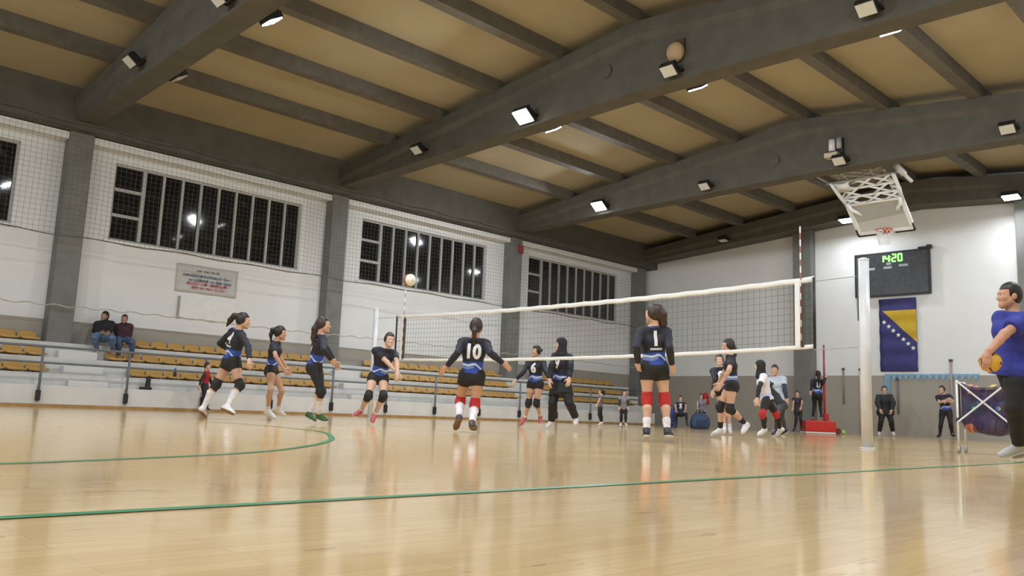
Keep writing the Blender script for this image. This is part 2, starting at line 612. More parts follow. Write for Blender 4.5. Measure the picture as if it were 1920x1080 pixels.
# railing in front of the stand
rail = thing('stand_railing', 'blue grey steel tube railing along the front of the seating stand', 'railing', (-20.0, 0, 0))
MB().tube([(0, SY0 + 0.1, 1.30), (0, 26.6, 1.30)], 0.028).build('top_rail', M_STEELP, rail, smooth=True)
MB().tube([(0, SY0 + 0.1, 0.95), (0, 26.6, 0.95)], 0.024).build('middle_rail', M_STEELP, rail, smooth=True)
yp = 1.75
while yp < 26.6:
    p = MB().tube([(0, yp, 0.12), (0, yp, 1.30)], 0.028, 8).build('post', M_STEELP, rail, smooth=True)
    MB().box(-0.05, 0.035, yp - 0.045, yp + 0.045, 0.14, 0.36).build('wall_bracket', M_BLACK, p, bevel=0.01)
    yp += 1.82

# ball stop net in front of the windows and the cord along the stand
M_NET = mat('grey_green_netting', (0.10, 0.10, 0.088), 0.9, var=0.2)
n = MB()
Y0, Y1 = 0.5, 28.3
def netx(y, z):
    return -21.2 + 0.025 * math.sin(y * 1.7) + 0.02 * math.sin(z * 3 + y)
yy = Y0
while yy <= Y1:
    zs = [6.72 - (6.72 - 3.98) * k / 6 for k in range(7)]
    n.tube([(netx(yy, z), yy, z + 0.02 * math.sin(yy * 2.3)) for z in zs], 0.0032, 3, caps=False)
    yy += 0.12
z = 4.0
while z < 6.75:
    n.tube([(netx(Y0 + k * 0.5, z), Y0 + k * 0.5, z + 0.02 * math.sin((Y0 + k * 0.5) * 2.3)) for k in range(int((Y1 - Y0) / 0.5) + 1)], 0.0032, 3, caps=False)
    z += 0.12
sn = thing('ball_stop_net', 'thin grey ball stop net hanging in front of the high windows', 'net', (0, 0, 0))
n.build('netting', M_NET, sn)
for zz, r in ((6.74, 0.012), (3.98, 0.013)):
    MB().tube([(netx(Y0 + k * 0.4, zz), Y0 + k * 0.4, zz + 0.025 * math.sin((Y0 + k * 0.4) * 3.1)) for k in range(int((Y1 - Y0) / 0.4) + 1)], r, 6).build('hem_rope', M_NET, sn, smooth=True)
b = MB()
for k in range(0, 48):
    y = Y0 + k * 0.585
    b.tube([(-21.4, y + 0.58 * i / 6, 2.36 + 0.022 * math.sin(i / 6 * 2 * math.pi) - 0.03 * math.sin((y - Y0) / 7.5 * math.pi) ** 2) for i in range(7)], 0.014, 6)
tag(b.build('sagging_rope', mat('dirty_white_cord', (0.46, 0.44, 0.39), 0.9), smooth=True), 'sagging dirty white cord strung along the wall above the top seats', 'cord')

# ------------------------------------------------------------------ floodlights on the beams
M_LENS_ON = mat('lit_lamp_lens', (0.93, 0.97, 1.0), 0.3, var=0.0, emit=38.0)
M_LENS_OFF = mat('unlit_lamp_lens', (0.55, 0.55, 0.50), 0.25, var=0.05)
fl_meshes = {}

def floodlight(loc, facing, tilt, on, label, group, power=LAMP_W, size=0.36):
    """box floodlight on a yoke; facing = +1 / -1 along y, tilt = degrees below the horizon of its aim"""
    t = thing('floodlight', label, 'lamp', loc, 0.0, group)
    a = math.radians(tilt)
    aim = Vector((0, facing * math.cos(a), -math.sin(a)))
    upv = Vector((1, 0, 0)).cross(aim)
    w, hgt, dp = size / 2, size * 0.4, 0.06
    c = Vector((0, facing * 0.06, 0))
    bd = MB().obox(c, Vector((1, 0, 0)) * w, upv * hgt, aim * dp)
    for k in range(-3, 4):
        bd.obox(c - aim * (dp + 0.025) + Vector((1, 0, 0)) * (k * w / 3.6), Vector((1, 0, 0)) * 0.006, upv * hgt * 0.85, aim * 0.026)
    body = bd.build('housing', M_BLACK, t, bevel=0.008)
    ln = MB().obox(c + aim * (dp + 0.012), Vector((1, 0, 0)) * (w - 0.02), upv * (hgt - 0.02), aim * 0.012)
    ln.build('lens', M_LENS_ON if on else M_LENS_OFF, t, bevel=0.006)
    br = MB()
    br.box(-w - 0.02, -w - 0.008, min(0, -facing * 0.16), max(facing * 0.08, 0), -0.02, 0.02) if facing > 0 else br.box(-w - 0.02, -w - 0.008, -0.08, 0.16, -0.02, 0.02)
    br.box(w + 0.008, w + 0.02, -0.16 if facing > 0 else -0.08, 0.08 if facing > 0 else 0.16, -0.02, 0.02)
    ys = -facing * 0.16
    br.box(-w - 0.02, w + 0.02, ys - 0.01, ys + 0.01, -0.02, 0.02)
    br.build('bracket', M_BLACK, t)
    if on:
        ld = bpy.data.lights.new('lamp_light', 'AREA')
        ld.shape = 'RECTANGLE'
        ld.size, ld.size_y = size - 0.06, size * 0.7
        ld.energy = power
        ld.color = (0.90, 0.95, 1.0)
        lo = bpy.data.objects.new('lamp_light', ld)
        COL.objects.link(lo)
        lo.parent = t
        lo.location = c + aim * (dp + 0.04)
        lo.rotation_euler = aim.to_track_quat('-Z', 'Y').to_euler()
    return t

LX = [-17.3, -13.3, -9.25, -5.35, -1.3]
NEAR = 'unlit black floodlights on the camera side of the roof beams'
on_ct = 0
where = {-1.4: 'unseen beam behind camera', 6.12: 'nearest roof beam', 13.53: 'second roof beam', 21.08: 'third roof beam'}  # floodlights behind the camera are unseen, added to light the hall evenly
order = ['leftmost', 'second from the left', 'third from the left', 'fourth from the left', 'rightmost']
near_on = {(6.12, 2), (13.53, 1), (21.08, 0), (-1.4, 1), (-1.4, 3), (6.12, 4), (13.53, 4), (21.08, 4)}  # includes added lamps out of view, lit to even out the hall
far_off = {(6.12, 0), (21.08, 0), (21.08, 1), (21.08, 2)}
for yb in beams:
    for k, x in enumerate(LX):
        zz = 7.12
        on = (yb, k) in near_on
        floodlight((x, yb - 0.42, zz), -1, 52, on, '%s floodlight, %s, camera side of the %s' % ('glaring lit' if on else 'unlit pale faced', order[k], where[yb]), 'floodlights on the roof beams', size=0.48 if on else 0.34)
        if yb > 20 and k == 2:
            continue                # the hoop frame hangs here
        on = (yb, k) not in far_off
        floodlight((x, yb + 0.42, zz - 0.02), 1, 58, on, '%s flat floodlight, %s, far side of the %s' % ('lit white' if on else 'dark', order[k], where[yb]), 'floodlights on the roof beams')
for x, zz, on in ((-17.3, 7.3, False), (-12.4, 7.42, True), (-7.3, 7.45, True)):
    floodlight((x, 28.18, zz), -1, 80, on, {-17.3: 'unlit floodlight on the end beam by the far left corner', -12.4: 'glaring floodlight on the end beam washing the far wall white', -7.3: 'glaring floodlight at the right end of the far end beam'}[x], 'floodlights on the end beam', power=LAMP_W * 0.55, size=0.48 if on else 0.34)

# two round speakers / junction boxes on the second beam
t = thing('beam_speaker', 'tan round loudspeaker bolted above the floodlight on the second roof beam', 'speaker', (-9.2, 13.16, 7.5))
MB().sphere((0, 0, 0), 0.19, sq=(1, 0.75, 1.1)).build('speaker_horn', mat('tan_speaker_cone', (0.42, 0.30, 0.17), 0.7), t, smooth=True)
MB().box(-0.16, 0.16, 0.05, 0.14, 0.08, 0.28).build('mounting_box', mat('brown_box', (0.07, 0.045, 0.03), 0.7), t, bevel=0.01)
for x, y, z_, lb in ((-11.05, 13.26, 7.62, 'dark round cover plate on the side of the second roof beam'), (-11.2, 20.81, 7.5, 'grey round cover plate on the side of the third roof beam')):
    o = MB().tube([(0, 0.05, 0), (0, -0.035, 0)], 0.155, 20).build('cover_plate', mat('dull_brown_plate', (0.085, 0.08, 0.07), 0.7), smooth=False)
    o.location = (x, y, z_)
    tag(o, lb, 'cover')
t = thing('wall_projector', 'pale twin barrelled spotlight on the third roof beam over the hoop frame', 'spotlight', (-9.5, 20.68, 7.55))
MB().tube([(0.02, 0, -0.14), (0.02, 0, 0.16)], 0.085, 14).build('barrel', M_WHITE, t, smooth=True)
MB().tube([(0.2, 0.02, -0.10), (0.2, 0.02, 0.18)], 0.07, 14).build('barrel', mat('grey_barrel', (0.3, 0.31, 0.32), 0.5), t, smooth=True)
MB().box(-0.15, 0.2, -0.13, 0.13, -0.33, -0.2).build('lens_box', mat('amber_lens', (0.55, 0.48, 0.36), 0.4), t, bevel=0.02)
MB().box(-0.1, 0.28, 0.08, 0.16, -0.2, 0.2).build('bracket', M_BLACK, t)

o = MB().box(-0.0, 0.09, -0.11, 0.11, -0.15, 0.15).build('fire_alarm', mat('dull_red_plastic', (0.28, 0.03, 0.025), 0.5), bevel=0.015)
o.location = (-21.6, 21.25, 6.23)
tag(o, 'small dull red alarm box high on the third grey pillar', 'alarm')

# things on the left wall
bn = thing('wall_banner', 'pale grey cloth banner with blue and red lines of lettering under the windows', 'banner', (XL + 0.012, 8.88, 3.12))
vs, fs = [], []
for j in range(15):
    for i in range(9):
        y, z = 1.72 * j / 14, 0.75 * i / 8
        vs.append((0.012 + 0.012 * math.sin(j * 1.1) * (1 - i / 8), y, z))
for j in range(14):
    for i in range(8):
        fs.append((j * 9 + i, (j + 1) * 9 + i, (j + 1) * 9 + i + 1, j * 9 + i + 1))
cl = MB().add(vs, fs).build('cloth', mat('grey_banner_cloth', (0.50, 0.50, 0.49), 0.8, var=0.05), bn, smooth=True)
md = cl.modifiers.new('thick', 'SOLIDIFY')
md.thickness = 0.006
def letter_row(zc, y0, y1, h, material, name):
    g = MB()
    y = y0
    while y < y1:
        w = random.uniform(0.03, 0.075)
        g.box(0.028, 0.031, y, y + w, zc - h / 2, zc + h / 2 * random.uniform(0.3, 1.0))
        if random.random() < 0.5:
            g.box(0.028, 0.031, y - 0.01, y + w + 0.02, zc - h * 0.1, zc + h * 0.12)
        y += w + random.choice((0.02, 0.025, 0.03, 0.09))
    g.box(0.0275, 0.0282, y0, y, zc - 0.006, zc + 0.006)
    g.build(name, material, bn)
letter_row(0.61, 0.55, 1.15, 0.06, mat('faded_brown_ink', (0.26, 0.24, 0.23), 0.8), 'top_line')
letter_row(0.47, 0.18, 1.5, 0.085, mat('faded_blue_ink', (0.18, 0.20, 0.27), 0.8), 'blue_line')
letter_row(0.35, 0.35, 1.55, 0.09, mat('faded_blue_ink', (0.18, 0.20, 0.27), 0.8), 'blue_line')
letter_row(0.255, 0.3, 1.4, 0.09, mat('faded_red_ink', (0.50, 0.20, 0.21), 0.8), 'red_line')
letter_row(0.15, 0.45, 1.45, 0.08, mat('faded_red_ink', (0.50, 0.20, 0.21), 0.8), 'red_line')
wb = thing('wall_panel', 'white rectangular board on the left wall below the grey banner', 'board', (XL, 9.05, 2.42))
MB().box(0.0, 0.05, 0, 1.55, 0, 0.55).build('board', M_WHITE, wb, bevel=0.008)
MB().box(0.0, 0.06, -0.05, 0.0, -0.02, 0.57).build('edge_strip', mat('grey_edge', (0.33, 0.33, 0.33), 0.6), wb)

# dropped things on the stand
o = MB().tube([(0, 0, 0), (0, 0, 0.16), (0, 0, 0.2), (0, 0, 0.27)], [0.045, 0.045, 0.02, 0.02], 12).build('black_bottle', M_BLACK, smooth=True)
bt = MB().box(-0.09, 0.09, -0.13, 0.11, 0, 0.07).tube([(0, 0.03, 0.04), (0, 0.04, 0.29)], [0.06, 0.05], 10)
bpy.data.objects.remove(o)
o = bt.build('ankle_boot', M_BLACK, bevel=0.02)
o.location = (-20.2, 7.72, 0.47)
tag(o, 'single black ankle boot left on the parapet under the two seated men', 'boot')
o = MB().lathe((0, 0, 0), [(0.035, 0), (0.037, 0.02), (0.037, 0.13), (0.015, 0.17), (0.015, 0.2), (0.018, 0.2), (0.018, 0.225)], 12).build('drink_bottle', M_BLACK, smooth=True)
o.location = (-20.56, 8.52, 0.80)
tag(o, 'small black drink bottle standing on a seat of the front row', 'bottle')

# ------------------------------------------------------------------ far wall: scoreboard, flag, valance
sb = thing('scoreboard', 'large dark electronic scoreboard with green digits on the far wall', 'scoreboard', (-11.36, YF, 4.8))
MB().box(-1.24, 1.24, -0.16, -0.02, 0, 1.5).build('cabinet', mat('charcoal_board', (0.030, 0.034, 0.038), 0.32, var=0.3, scale=9), sb, bevel=0.012)
fr = MB()
for z0, z1 in ((-0.02, 0.03), (1.47, 1.52)):
    fr.box(-1.26, 1.26, -0.175, -0.01, z0, z1)
for x0, x1 in ((-1.26, -1.21), (1.21, 1.26)):
    fr.box(x0, x1, -0.175, -0.01, 0.03, 1.47)
fr.build('frame', M_BLACK, sb)
MB().box(0.92, 1.28, -0.2, 0, 1.52, 1.58).box(1.2, 1.34, -0.22, -0.05, 1.5, 1.62).build('bracket', M_BLACK, sb)
SEG = {'0': 'abcdef', '1': 'bc', '2': 'abged', '4': 'fgbc', '8': 'abcdefg'}
dg = MB()
def digit(ch, x, z, w, h):
    t_ = 0.048
    for s in SEG[ch]:
        if s in 'agd':
            zz = {'a': z + h, 'g': z + h / 2, 'd': z}[s]
            dg.box(x, x + w, -0.168, -0.16, zz - t_ / 2, zz + t_ / 2)
        else:
            xx = x + w if s in 'bc' else x
            za = z + h / 2 if s in 'bf' else z
            dg.box(xx - t_ / 2, xx + t_ / 2, -0.168, -0.16, za, za + h / 2)
digit('1', -0.33, 1.17, 0.08, 0.22)
digit('4', -0.18, 1.17, 0.12, 0.22)
digit('2', 0.05, 1.17, 0.12, 0.24)
digit('0', 0.25, 1.17, 0.12, 0.24)
dg.box(-0.03, 0.0, -0.168, -0.16, 1.22, 1.25).box(-0.03, 0.0, -0.168, -0.16, 1.32, 1.35)
dg.build('green_digits', mat('green_led', (0.16, 0.95, 0.10), 0.5, var=0.0, emit=3.2), sb)
for x0, z0, w in ((-1.0, 0.92, 0.45), (-0.25, 0.93, 0.28), (0.27, 0.97, 0.3), (-0.15, 1.06, 0.16)):
    g = MB().box(x0, x0 + w, -0.166, -0.16, z0, z0 + 0.08)
    g.build('caption_plate', mat('pale_caption', (0.30, 0.33, 0.35), 0.5), sb)

FX0, FX1, FZ0, FZ1 = -11.84, -10.60, 2.18, 4.68
def flagy(x, z):
    return YF - 0.07 - 0.018 * math.sin(z * 11.0) - 0.012 * math.sin(x * 5)
fg = thing('hanging_flag', 'blue flag with a yellow triangle and white stars hanging below the scoreboard', 'flag', (0, 0, 0))
vs, fs = [], []
NX, NZ = 8, 44
for j in range(NX + 1):
    for i in range(NZ + 1):
        x, z = FX0 + (FX1 - FX0) * j / NX, FZ0 + (FZ1 - FZ0) * i / NZ
        vs.append((x, flagy(x, z), z))
for j in range(NX):
    for i in range(NZ):
        fs.append((j * (NZ + 1) + i, (j + 1) * (NZ + 1) + i, (j + 1) * (NZ + 1) + i + 1, j * (NZ + 1) + i + 1))
o = MB().add(vs, fs).build('cloth', mat('navy_flag_cloth', (0.035, 0.035, 0.15), 0.75, var=0.12, scale=3), fg, smooth=True)
md = o.modifiers.new('thick', 'SOLIDIFY')
md.thickness = 0.008
vs, fs = [], []
NT = 24
for i in range(NT + 1):
    q = i / NT
    z = 4.27 - 1.12 * q
    xl = -11.72 + 1.12 * q * 1.0
    for k in range(5):
        x = min(xl, FX1 - 0.001) + (FX1 - min(xl, FX1 - 0.001)) * k / 4
        vs.append((x, flagy(x, z) - 0.010, z))
for i in range(NT):
    for k in range(4):
        fs.append((i * 5 + k, (i + 1) * 5 + k, (i + 1) * 5 + k + 1, i * 5 + k + 1))
MB().add(vs, fs).build('yellow_triangle', mat('yellow_flag_cloth', (0.50, 0.34, 0.02), 0.75, var=0.06), fg, smooth=True)
for k in range(7):
    q = k / 6
    x, z = -11.68 + 0.96 * q, 3.88 - 0.92 * q
    r = 0.085
    pts = []
    for a in range(10):
        rr = r if a % 2 == 0 else r * 0.45
        an = math.pi / 2 + a * math.pi / 5
        pts.append((x + rr * math.cos(an), flagy(x, z) - 0.014, z + rr * math.sin(an)))
    c = (x, flagy(x, z) - 0.016, z)
    MB().add(pts + [c], [(10, (i + 1) % 10, i) for i in range(10)]).build('white_star', M_WHITE, fg)

vl = thing('wall_valance', 'narrow pale blue zigzag bunting strip along the top of the beige far wall', 'bunting', (-11.7, YF - 0.03, 1.84))
st_ = MB()
nn = 15
for k in range(nn):
    x = k * 2.95 / nn
    w = 2.95 / nn
    st_.add([(x, 0, 0.24), (x + w, 0, 0.24), (x + w / 2, -0.01, 0.02), (x, 0.006, 0.24), (x + w, 0.006, 0.24), (x + w / 2, 0.004, 0.02)], [(0, 2, 1), (3, 4, 5), (0, 3, 5, 2), (1, 2, 5, 4), (0, 1, 4, 3)])
st_.box(0, 2.95, 0.0, 0.012, 0.2, 0.25)
st_.box(-0.02, 0.16, -0.004, 0.012, -0.38, 0.22)
st_.build('blue_pennants', mat('pale_blue_foil', (0.16, 0.34, 0.50), 0.4, var=0.2, scale=6), vl)

for nm, x, z0, z1, r, c, lb in (('wall_pole', -12.55, 0.0, 2.25, 0.035, (0.62, 0.52, 0.40), 'pale wooden pole leaning upright at the far wall left of the white net post'),
                               ('hanging_strap', -13.16, 1.05, 2.27, 0.03, (0.24, 0.21, 0.18), 'short brown strap hanging on the far wall left of the wooden pole'),
                               ('wall_rod', -11.29, 0.75, 1.92, 0.03, (0.17, 0.16, 0.14), 'dark flat headed rod on the far wall right of the person in dark jacket'),
                               ('tall_pole', -9.58, 0.0, 2.52, 0.035, (0.36, 0.27, 0.27), 'mauve capped pole standing at the far wall behind the ball cart')):
    p = thing(nm, lb, 'pole', (x, 29.31, z0))
    MB().tube([(0, 0, 0), (0, 0, z1 - z0)], r, 10).build('shaft', mat(nm + '_paint', c, 0.6), p, smooth=True)
    MB().lathe((0, 0, z1 - z0), [(r * 1.6, -0.02), (r * 1.8, 0.0), (r * 1.6, 0.05)], 12).build('cap', mat('dark_cap', (0.08, 0.07, 0.07), 0.6), p, smooth=True)

# ------------------------------------------------------------------ basketball hoop folded up under the third beam
M_HW = mat('white_tube_paint', (0.70, 0.72, 0.74), 0.35, var=0.06)
bh = thing('basketball_hoop', 'white tubular ceiling hung basketball hoop folded up in front of the far wall', 'basketball hoop', (-9.35, 22.9, 7.0))
top = MB()
top.tube([(-1.15, -1.42, 0.16), (1.25, -1.42, 0.16)], 0.045, 8)
top.tube([(-0.95, -0.80, -0.02), (0.95, -0.80, -0.02)], 0.045, 8)
for x in (-1.1, -0.4, 0.45, 1.2):
    top.tube([(x, -1.42, 0.16), (x * 0.8, -0.80, -0.02)], 0.035, 8)
    top.tube([(x, -1.42, 0.16), (x, -1.42, 0.75)], 0.03, 8)
top.tube([(-1.1, -1.42, 0.16), (0.3, -0.80, -0.02)], 0.028, 8)
top.tube([(1.2, -1.42, 0.16), (-0.2, -0.80, -0.02)], 0.028, 8)
top.tube([(-0.45, -1.42, 0.16), (0.6, -0.80, -0.02)], 0.028, 8)
top.build('mounting_frame', mat('grey_tube_paint', (0.30, 0.32, 0.35), 0.4), bh, smooth=True)
def tr_z(y):
    return -0.02 - (y + 0.80) * 0.58
for sx in (-0.84, 0.86):
    arms = MB()
    arms.tube([(sx, -0.82, 0.0), (sx * 0.95, -0.3, tr_z(-0.3)), (sx * 0.87, 0.10, tr_z(0.10))], 0.055, 10)
    arms.tube([(sx * 0.87, -0.02, tr_z(-0.02)), (sx * 0.80, 0.14, -0.62), (sx * 0.66, 0.26, -0.70), (sx * 0.60, 0.40, -0.76)], [0.06, 0.06, 0.05, 0.045], 10)
    for k in range(3):
        y0 = -0.8 + k * 0.26
        arms.tube([(sx, y0, tr_z(y0)), (sx * 0.72, y0 + 0.24, tr_z(y0 + 0.24) + 0.13)], 0.03, 6)
        arms.tube([(sx * 0.72, y0 + 0.24, tr_z(y0 + 0.24) + 0.13), (sx * 0.94, y0 + 0.3, tr_z(y0 + 0.3))], 0.03, 6)
    arms.tube([(sx * 0.72, -0.8, 0.13), (sx * 0.70, 0.02, tr_z(0.02) + 0.10)], 0.035, 8)
    arms.build('support_arm', M_HW, bh, smooth=True)
lat_ = MB()
ys_ = [-0.78, -0.50, -0.22, 0.04]
for k, y0 in enumerate(ys_):
    lat_.tube([(-0.82 + 0.02 * k, y0, tr_z(y0)), (0.84 - 0.02 * k, y0, tr_z(y0))], 0.036, 8)
    if k < 3:
        y1 = ys_[k + 1]
        for xa in ((-0.80, -0.2, 0.3) if k != 1 else (-0.7, 0.1)):
            lat_.tube([(xa, y0, tr_z(y0)), (xa + 0.5, y1, tr_z(y1))], 0.034, 6)
            lat_.tube([(xa + 0.5, y0, tr_z(y0)), (xa, y1, tr_z(y1))], 0.034, 6)
lat_.obox((-0.55, -0.62, tr_z(-0.62) - 0.03), (0.17, 0, 0), (0, 0.12, -0.07), (0, 0.01, 0.03))
lat_.tube([(-0.72, -0.5, tr_z(-0.5) + 0.12), (0.6, -0.62, tr_z(-0.62) + 0.2)], 0.04, 8)
lat_.build('lattice_brace', M_HW, bh, smooth=True)
MB().tube([(0.93, -0.78, 0.18), (1.0, -0.40, 0.02)], 0.085, 12).tube([(0.98, -0.5, 0.06), (1.08, -0.1, -0.14)], 0.05, 12).build('winch_motor', M_HW, bh, smooth=True)
# backboard, folded so that its face looks down at the court
def bp_(x, q):                     # q = 0 bottom edge, 1 top edge
    return Vector((x, 0.90 - 0.80 * q, -1.19 + 0.70 * q))
fr = MB()
BX0, BX1 = -0.77, 0.73
nrm = (bp_(1, 0) - bp_(0, 0)).cross(bp_(0, 1) - bp_(0, 0)).normalized()
for a, c in ((bp_(BX0, 0), bp_(BX1, 0)), (bp_(BX0, 1), bp_(BX1, 1)), (bp_(BX0, 0), bp_(BX0, 1)), (bp_(BX1, 0), bp_(BX1, 1))):
    fr.bar(a, c, 0.12, 0.05, nrm)
fr.build('backboard_frame', M_HW, bh, bevel=0.01)
gl = bpy.data.materials.new('backboard_glass')
gl.use_nodes = True
gb = gl.node_tree.nodes['Principled BSDF']
gb.inputs['Base Color'].default_value = (0.75, 0.76, 0.74, 1)
gb.inputs['Roughness'].default_value = 0.15
gb.inputs['Alpha'].default_value = 0.28
gp = MB().obox((bp_(BX0, 0) + bp_(BX1, 1)) / 2, Vector(((BX1 - BX0) / 2 - 0.04, 0, 0)), (bp_(0, 1) - bp_(0, 0)) * 0.46, nrm * 0.008)
gp.build('backboard', gl, bh)
for xa_, xb_, xe in ((BX0 - 0.04, BX0 + 0.5, BX0 - 0.04), (BX1 + 0.04, BX1 - 0.5, BX1 + 0.04)):
    pad = MB()
    pad.bar(bp_(xa_, -0.05), bp_(xb_, -0.05), 0.05, 0.07, nrm)
    pad.bar(bp_(xe, -0.05), bp_(xe, 0.18), 0.05, 0.07, nrm)
    pad.build('edge_padding', M_BLACK, bh)
face_n = Vector((0, -0.66, -0.75))
bup = (bp_(0, 1) - bp_(0, 0)).normalized()
rc_ = bp_(0.05, 0.06) + Vector((0, -0.28, -0.07))
rim = MB()
ring = [rc_ + Vector((0.225 * math.cos(2 * math.pi * k / 24), 0.225 * math.sin(2 * math.pi * k / 24), 0.0)) for k in range(25)]
rim.tube(ring, 0.014, 8, caps=False)
rim.obox(bp_(0.05, 0.06) + Vector((0, -0.06, -0.07)), (0.10, 0, 0), (0, 0.06, 0.0), (0, 0, 0.06))
rim.build('rim', mat('orange_red_rim', (0.45, 0.07, 0.02), 0.5), bh, smooth=True)
nt_ = MB()
for k in range(12):
    for sgn in (1, -1):
        pth = []
        for i in range(6):
            a = 2 * math.pi * (k + sgn * i * 0.5) / 12
            r = 0.222 - 0.018 * i
            pth.append(rc_ + Vector((r * math.cos(a), r * math.sin(a), -0.085 * i)))
        nt_.tube(pth, 0.006, 4, caps=False)
nt_.build('hoop_net', M_WHITE, bh)

# ------------------------------------------------------------------ volleyball net and posts
NY, NXA, NXB, NZB, NZT = 11.55, -15.72, -5.60, 1.36, 2.34
TA, TB = -15.47, -5.85
vn = thing('volleyball_net', 'volleyball net with white bands stretched across the court', 'net', (0, NY, 0))
def nz_(x):                         # slight sag along the band
    q = (x - NXA) / (NXB - NXA)
    return -0.05 * math.sin(math.pi * q) + 0.03 * (2 * abs(q - 0.5)) ** 4 + 0.02 * q
g = MB()
x = NXA + 0.05
while x < NXB:
    g.tube([(x, 0, NZB + nz_(x)), (x, 0, NZT + nz_(x))], 0.0022, 3, caps=False)
    x += 0.1
z = NZB + 0.1
while z < NZT:
    g.tube([(NXA + (NXB - NXA) * k / 20, 0, z + nz_(NXA + (NXB - NXA) * k / 20)) for k in range(21)], 0.0022, 3, caps=False)
    z += 0.1
g.build('net_mesh', mat('dark_net_twine', (0.035, 0.036, 0.036), 0.8), vn)
M_BAND = mat('white_net_band', (0.74, 0.74, 0.71), 0.7, var=0.04)
def band(z0, z1, name, wob=0.006):
    v_, f_ = [], []
    N = 60
    for k in range(N + 1):
        xx = NXA + (NXB - NXA) * k / N
        w = wob * math.sin(k * 1.9)
        zz = nz_(xx)
        for (yy_, zq) in ((-0.012, z0), (0.012, z0), (0.014, (z0 + z1) / 2), (0.012, z1), (-0.012, z1), (-0.014, (z0 + z1) / 2)):
            v_.append((xx, yy_ + w, zq + zz + w * 0.8))
    for k in range(N):
        for i in range(6):
            f_.append((k * 6 + i, k * 6 + (i + 1) % 6, (k + 1) * 6 + (i + 1) % 6, (k + 1) * 6 + i))
    f_.append(tuple(range(5, -1, -1)))
    f_.append(tuple(N * 6 + i for i in range(6)))
    MB().add(v_, f_).build(name, M_BAND, vn, smooth=True)
band(NZT - 0.035, NZT + 0.045, 'top_band', 0.008)
band(NZB - 0.03, NZB + 0.03, 'bottom_band', 0.004)
for xx in (TA, TB):
    MB().box(xx - 0.04, xx + 0.04, -0.02, 0.02, NZB + nz_(xx), NZT + nz_(xx)).build('side_tape', M_BAND, vn)
    MB().box(xx + 0.05, xx + 0.1, -0.018, 0.018, NZB + nz_(xx), NZT + nz_(xx)).build('antenna_sleeve', mat('dark_sleeve', (0.07, 0.07, 0.07), 0.8), vn)
M_ANT = striped_mat('red_white_antenna', (0.33, 0.10, 0.09), (0.75, 0.73, 0.70), 0.2)
for xx in (TA + 0.06, TB + 0.06):
    MB().tube([(xx, -0.03, NZB + 0.05), (xx, -0.03, NZT + 0.86)], 0.010 if xx > -10 else 0.008, 8).build('antenna', M_ANT, vn, smooth=True)
for xx in (NXA + 0.01, NXB):
    MB().tube([(xx, 0, NZB - 0.03 + nz_(xx)), (xx, 0, NZT + 0.03 + nz_(xx))], 0.02, 8).build('end_rod', M_BLACK, vn, smooth=True)
cd = MB()
for z_ in (NZT + 0.02, NZB):
    cd.tube([(NXB, 0, z_), (-4.97, 0, z_ + 0.02)], 0.006, 5)
    cd.tube([(NXA, 0, z_), (-16.46, 0, z_ + 0.02)], 0.006, 5)
cd.build('tension_cord', mat('grey_cord', (0.33, 0.33, 0.32), 0.8), vn)
for xx, rr, lb in ((-4.87, 0.072, 'tall white steel net post at the near end of the net'), (-16.55, 0.058, 'tall white steel net post at the far end of the net')):
    p = thing('net_post', lb, 'post', (xx, NY, 0), 0.0, 'volleyball net posts')
    MB().tube([(0, 0, 0), (0, 0, 2.60)], rr, 20).build('tube', mat('white_post_paint', (0.62, 0.63, 0.65), 0.3, var=0.06), p, smooth=True)
    MB().lathe((0, 0, 2.60), [(rr * 1.05, -0.01), (rr * 1.05, 0.015), (rr * 0.6, 0.03)], 16).build('cap', M_WHITE, p, smooth=True)
    if xx > -10:
        MB().box(-rr - 0.018, -rr + 0.01, -0.022, 0.022, 1.75, 2.58).build('winch_rail', mat('dark_green_winch', (0.05, 0.07, 0.065), 0.5), p)
    MB().lathe((0, 0, 0), [(rr * 1.5, 0), (rr * 1.5, 0.012), (rr * 1.02, 0.02)], 18).build('floor_collar', M_CHROME, p, smooth=True)

# ------------------------------------------------------------------ red base with post, gym bags, small ball
rb = thing('red_post_base', 'red weighted post base with a tall red post by the far wall', 'post base', (-12.68, 26.29, 0), math.radians(45.9))
MB().box(-0.50, 0.50, -0.3, 0.3, 0.05, 0.42).build('padded_base', mat('red_vinyl', (0.50, 0.022, 0.018), 0.4, var=0.1), rb, bevel=0.05)
MB().box(-0.48, 0.48, -0.28, 0.28, 0.01, 0.06).build('bottom_edge', M_WHITE, rb, bevel=0.01)
MB().tube([(0.30, 0.18, 0.40), (0.30, 0.18, 1.75)], 0.04, 12).build('lower_post', mat('red_post_paint', (0.48, 0.03, 0.03), 0.4), rb, smooth=True)
MB().tube([(0.30, 0.18, 1.75), (0.30, 0.18, 2.90)], 0.032, 12).build('upper_post', mat('dull_maroon_post', (0.33, 0.09, 0.11), 0.5), rb, smooth=True)
MB().box(0.26, 0.42, 0.1, 0.26, 0.42, 0.66).build('clamp', mat('red_post_paint', (0.48, 0.03, 0.03), 0.4), rb, bevel=0.02)
for s in (-0.2, 0.2):
    MB().tube([(0.57, s - 0.03, 0.1), (0.57, s + 0.03, 0.1)], 0.1, 16).build('wheel', mat('dark_red_wheel', (0.12, 0.02, 0.02), 0.5), rb)

o = MB().sphere((0, 0, 0), 0.075, sq=(1, 1, 1)).build('small_ball', mat('lime_green_ball', (0.35, 0.62, 0.16), 0.6), smooth=True)
o.location = (-12.2, 27.1, 0.075)
tag(o, 'small lime green ball on the floor right of the red post base', 'ball')

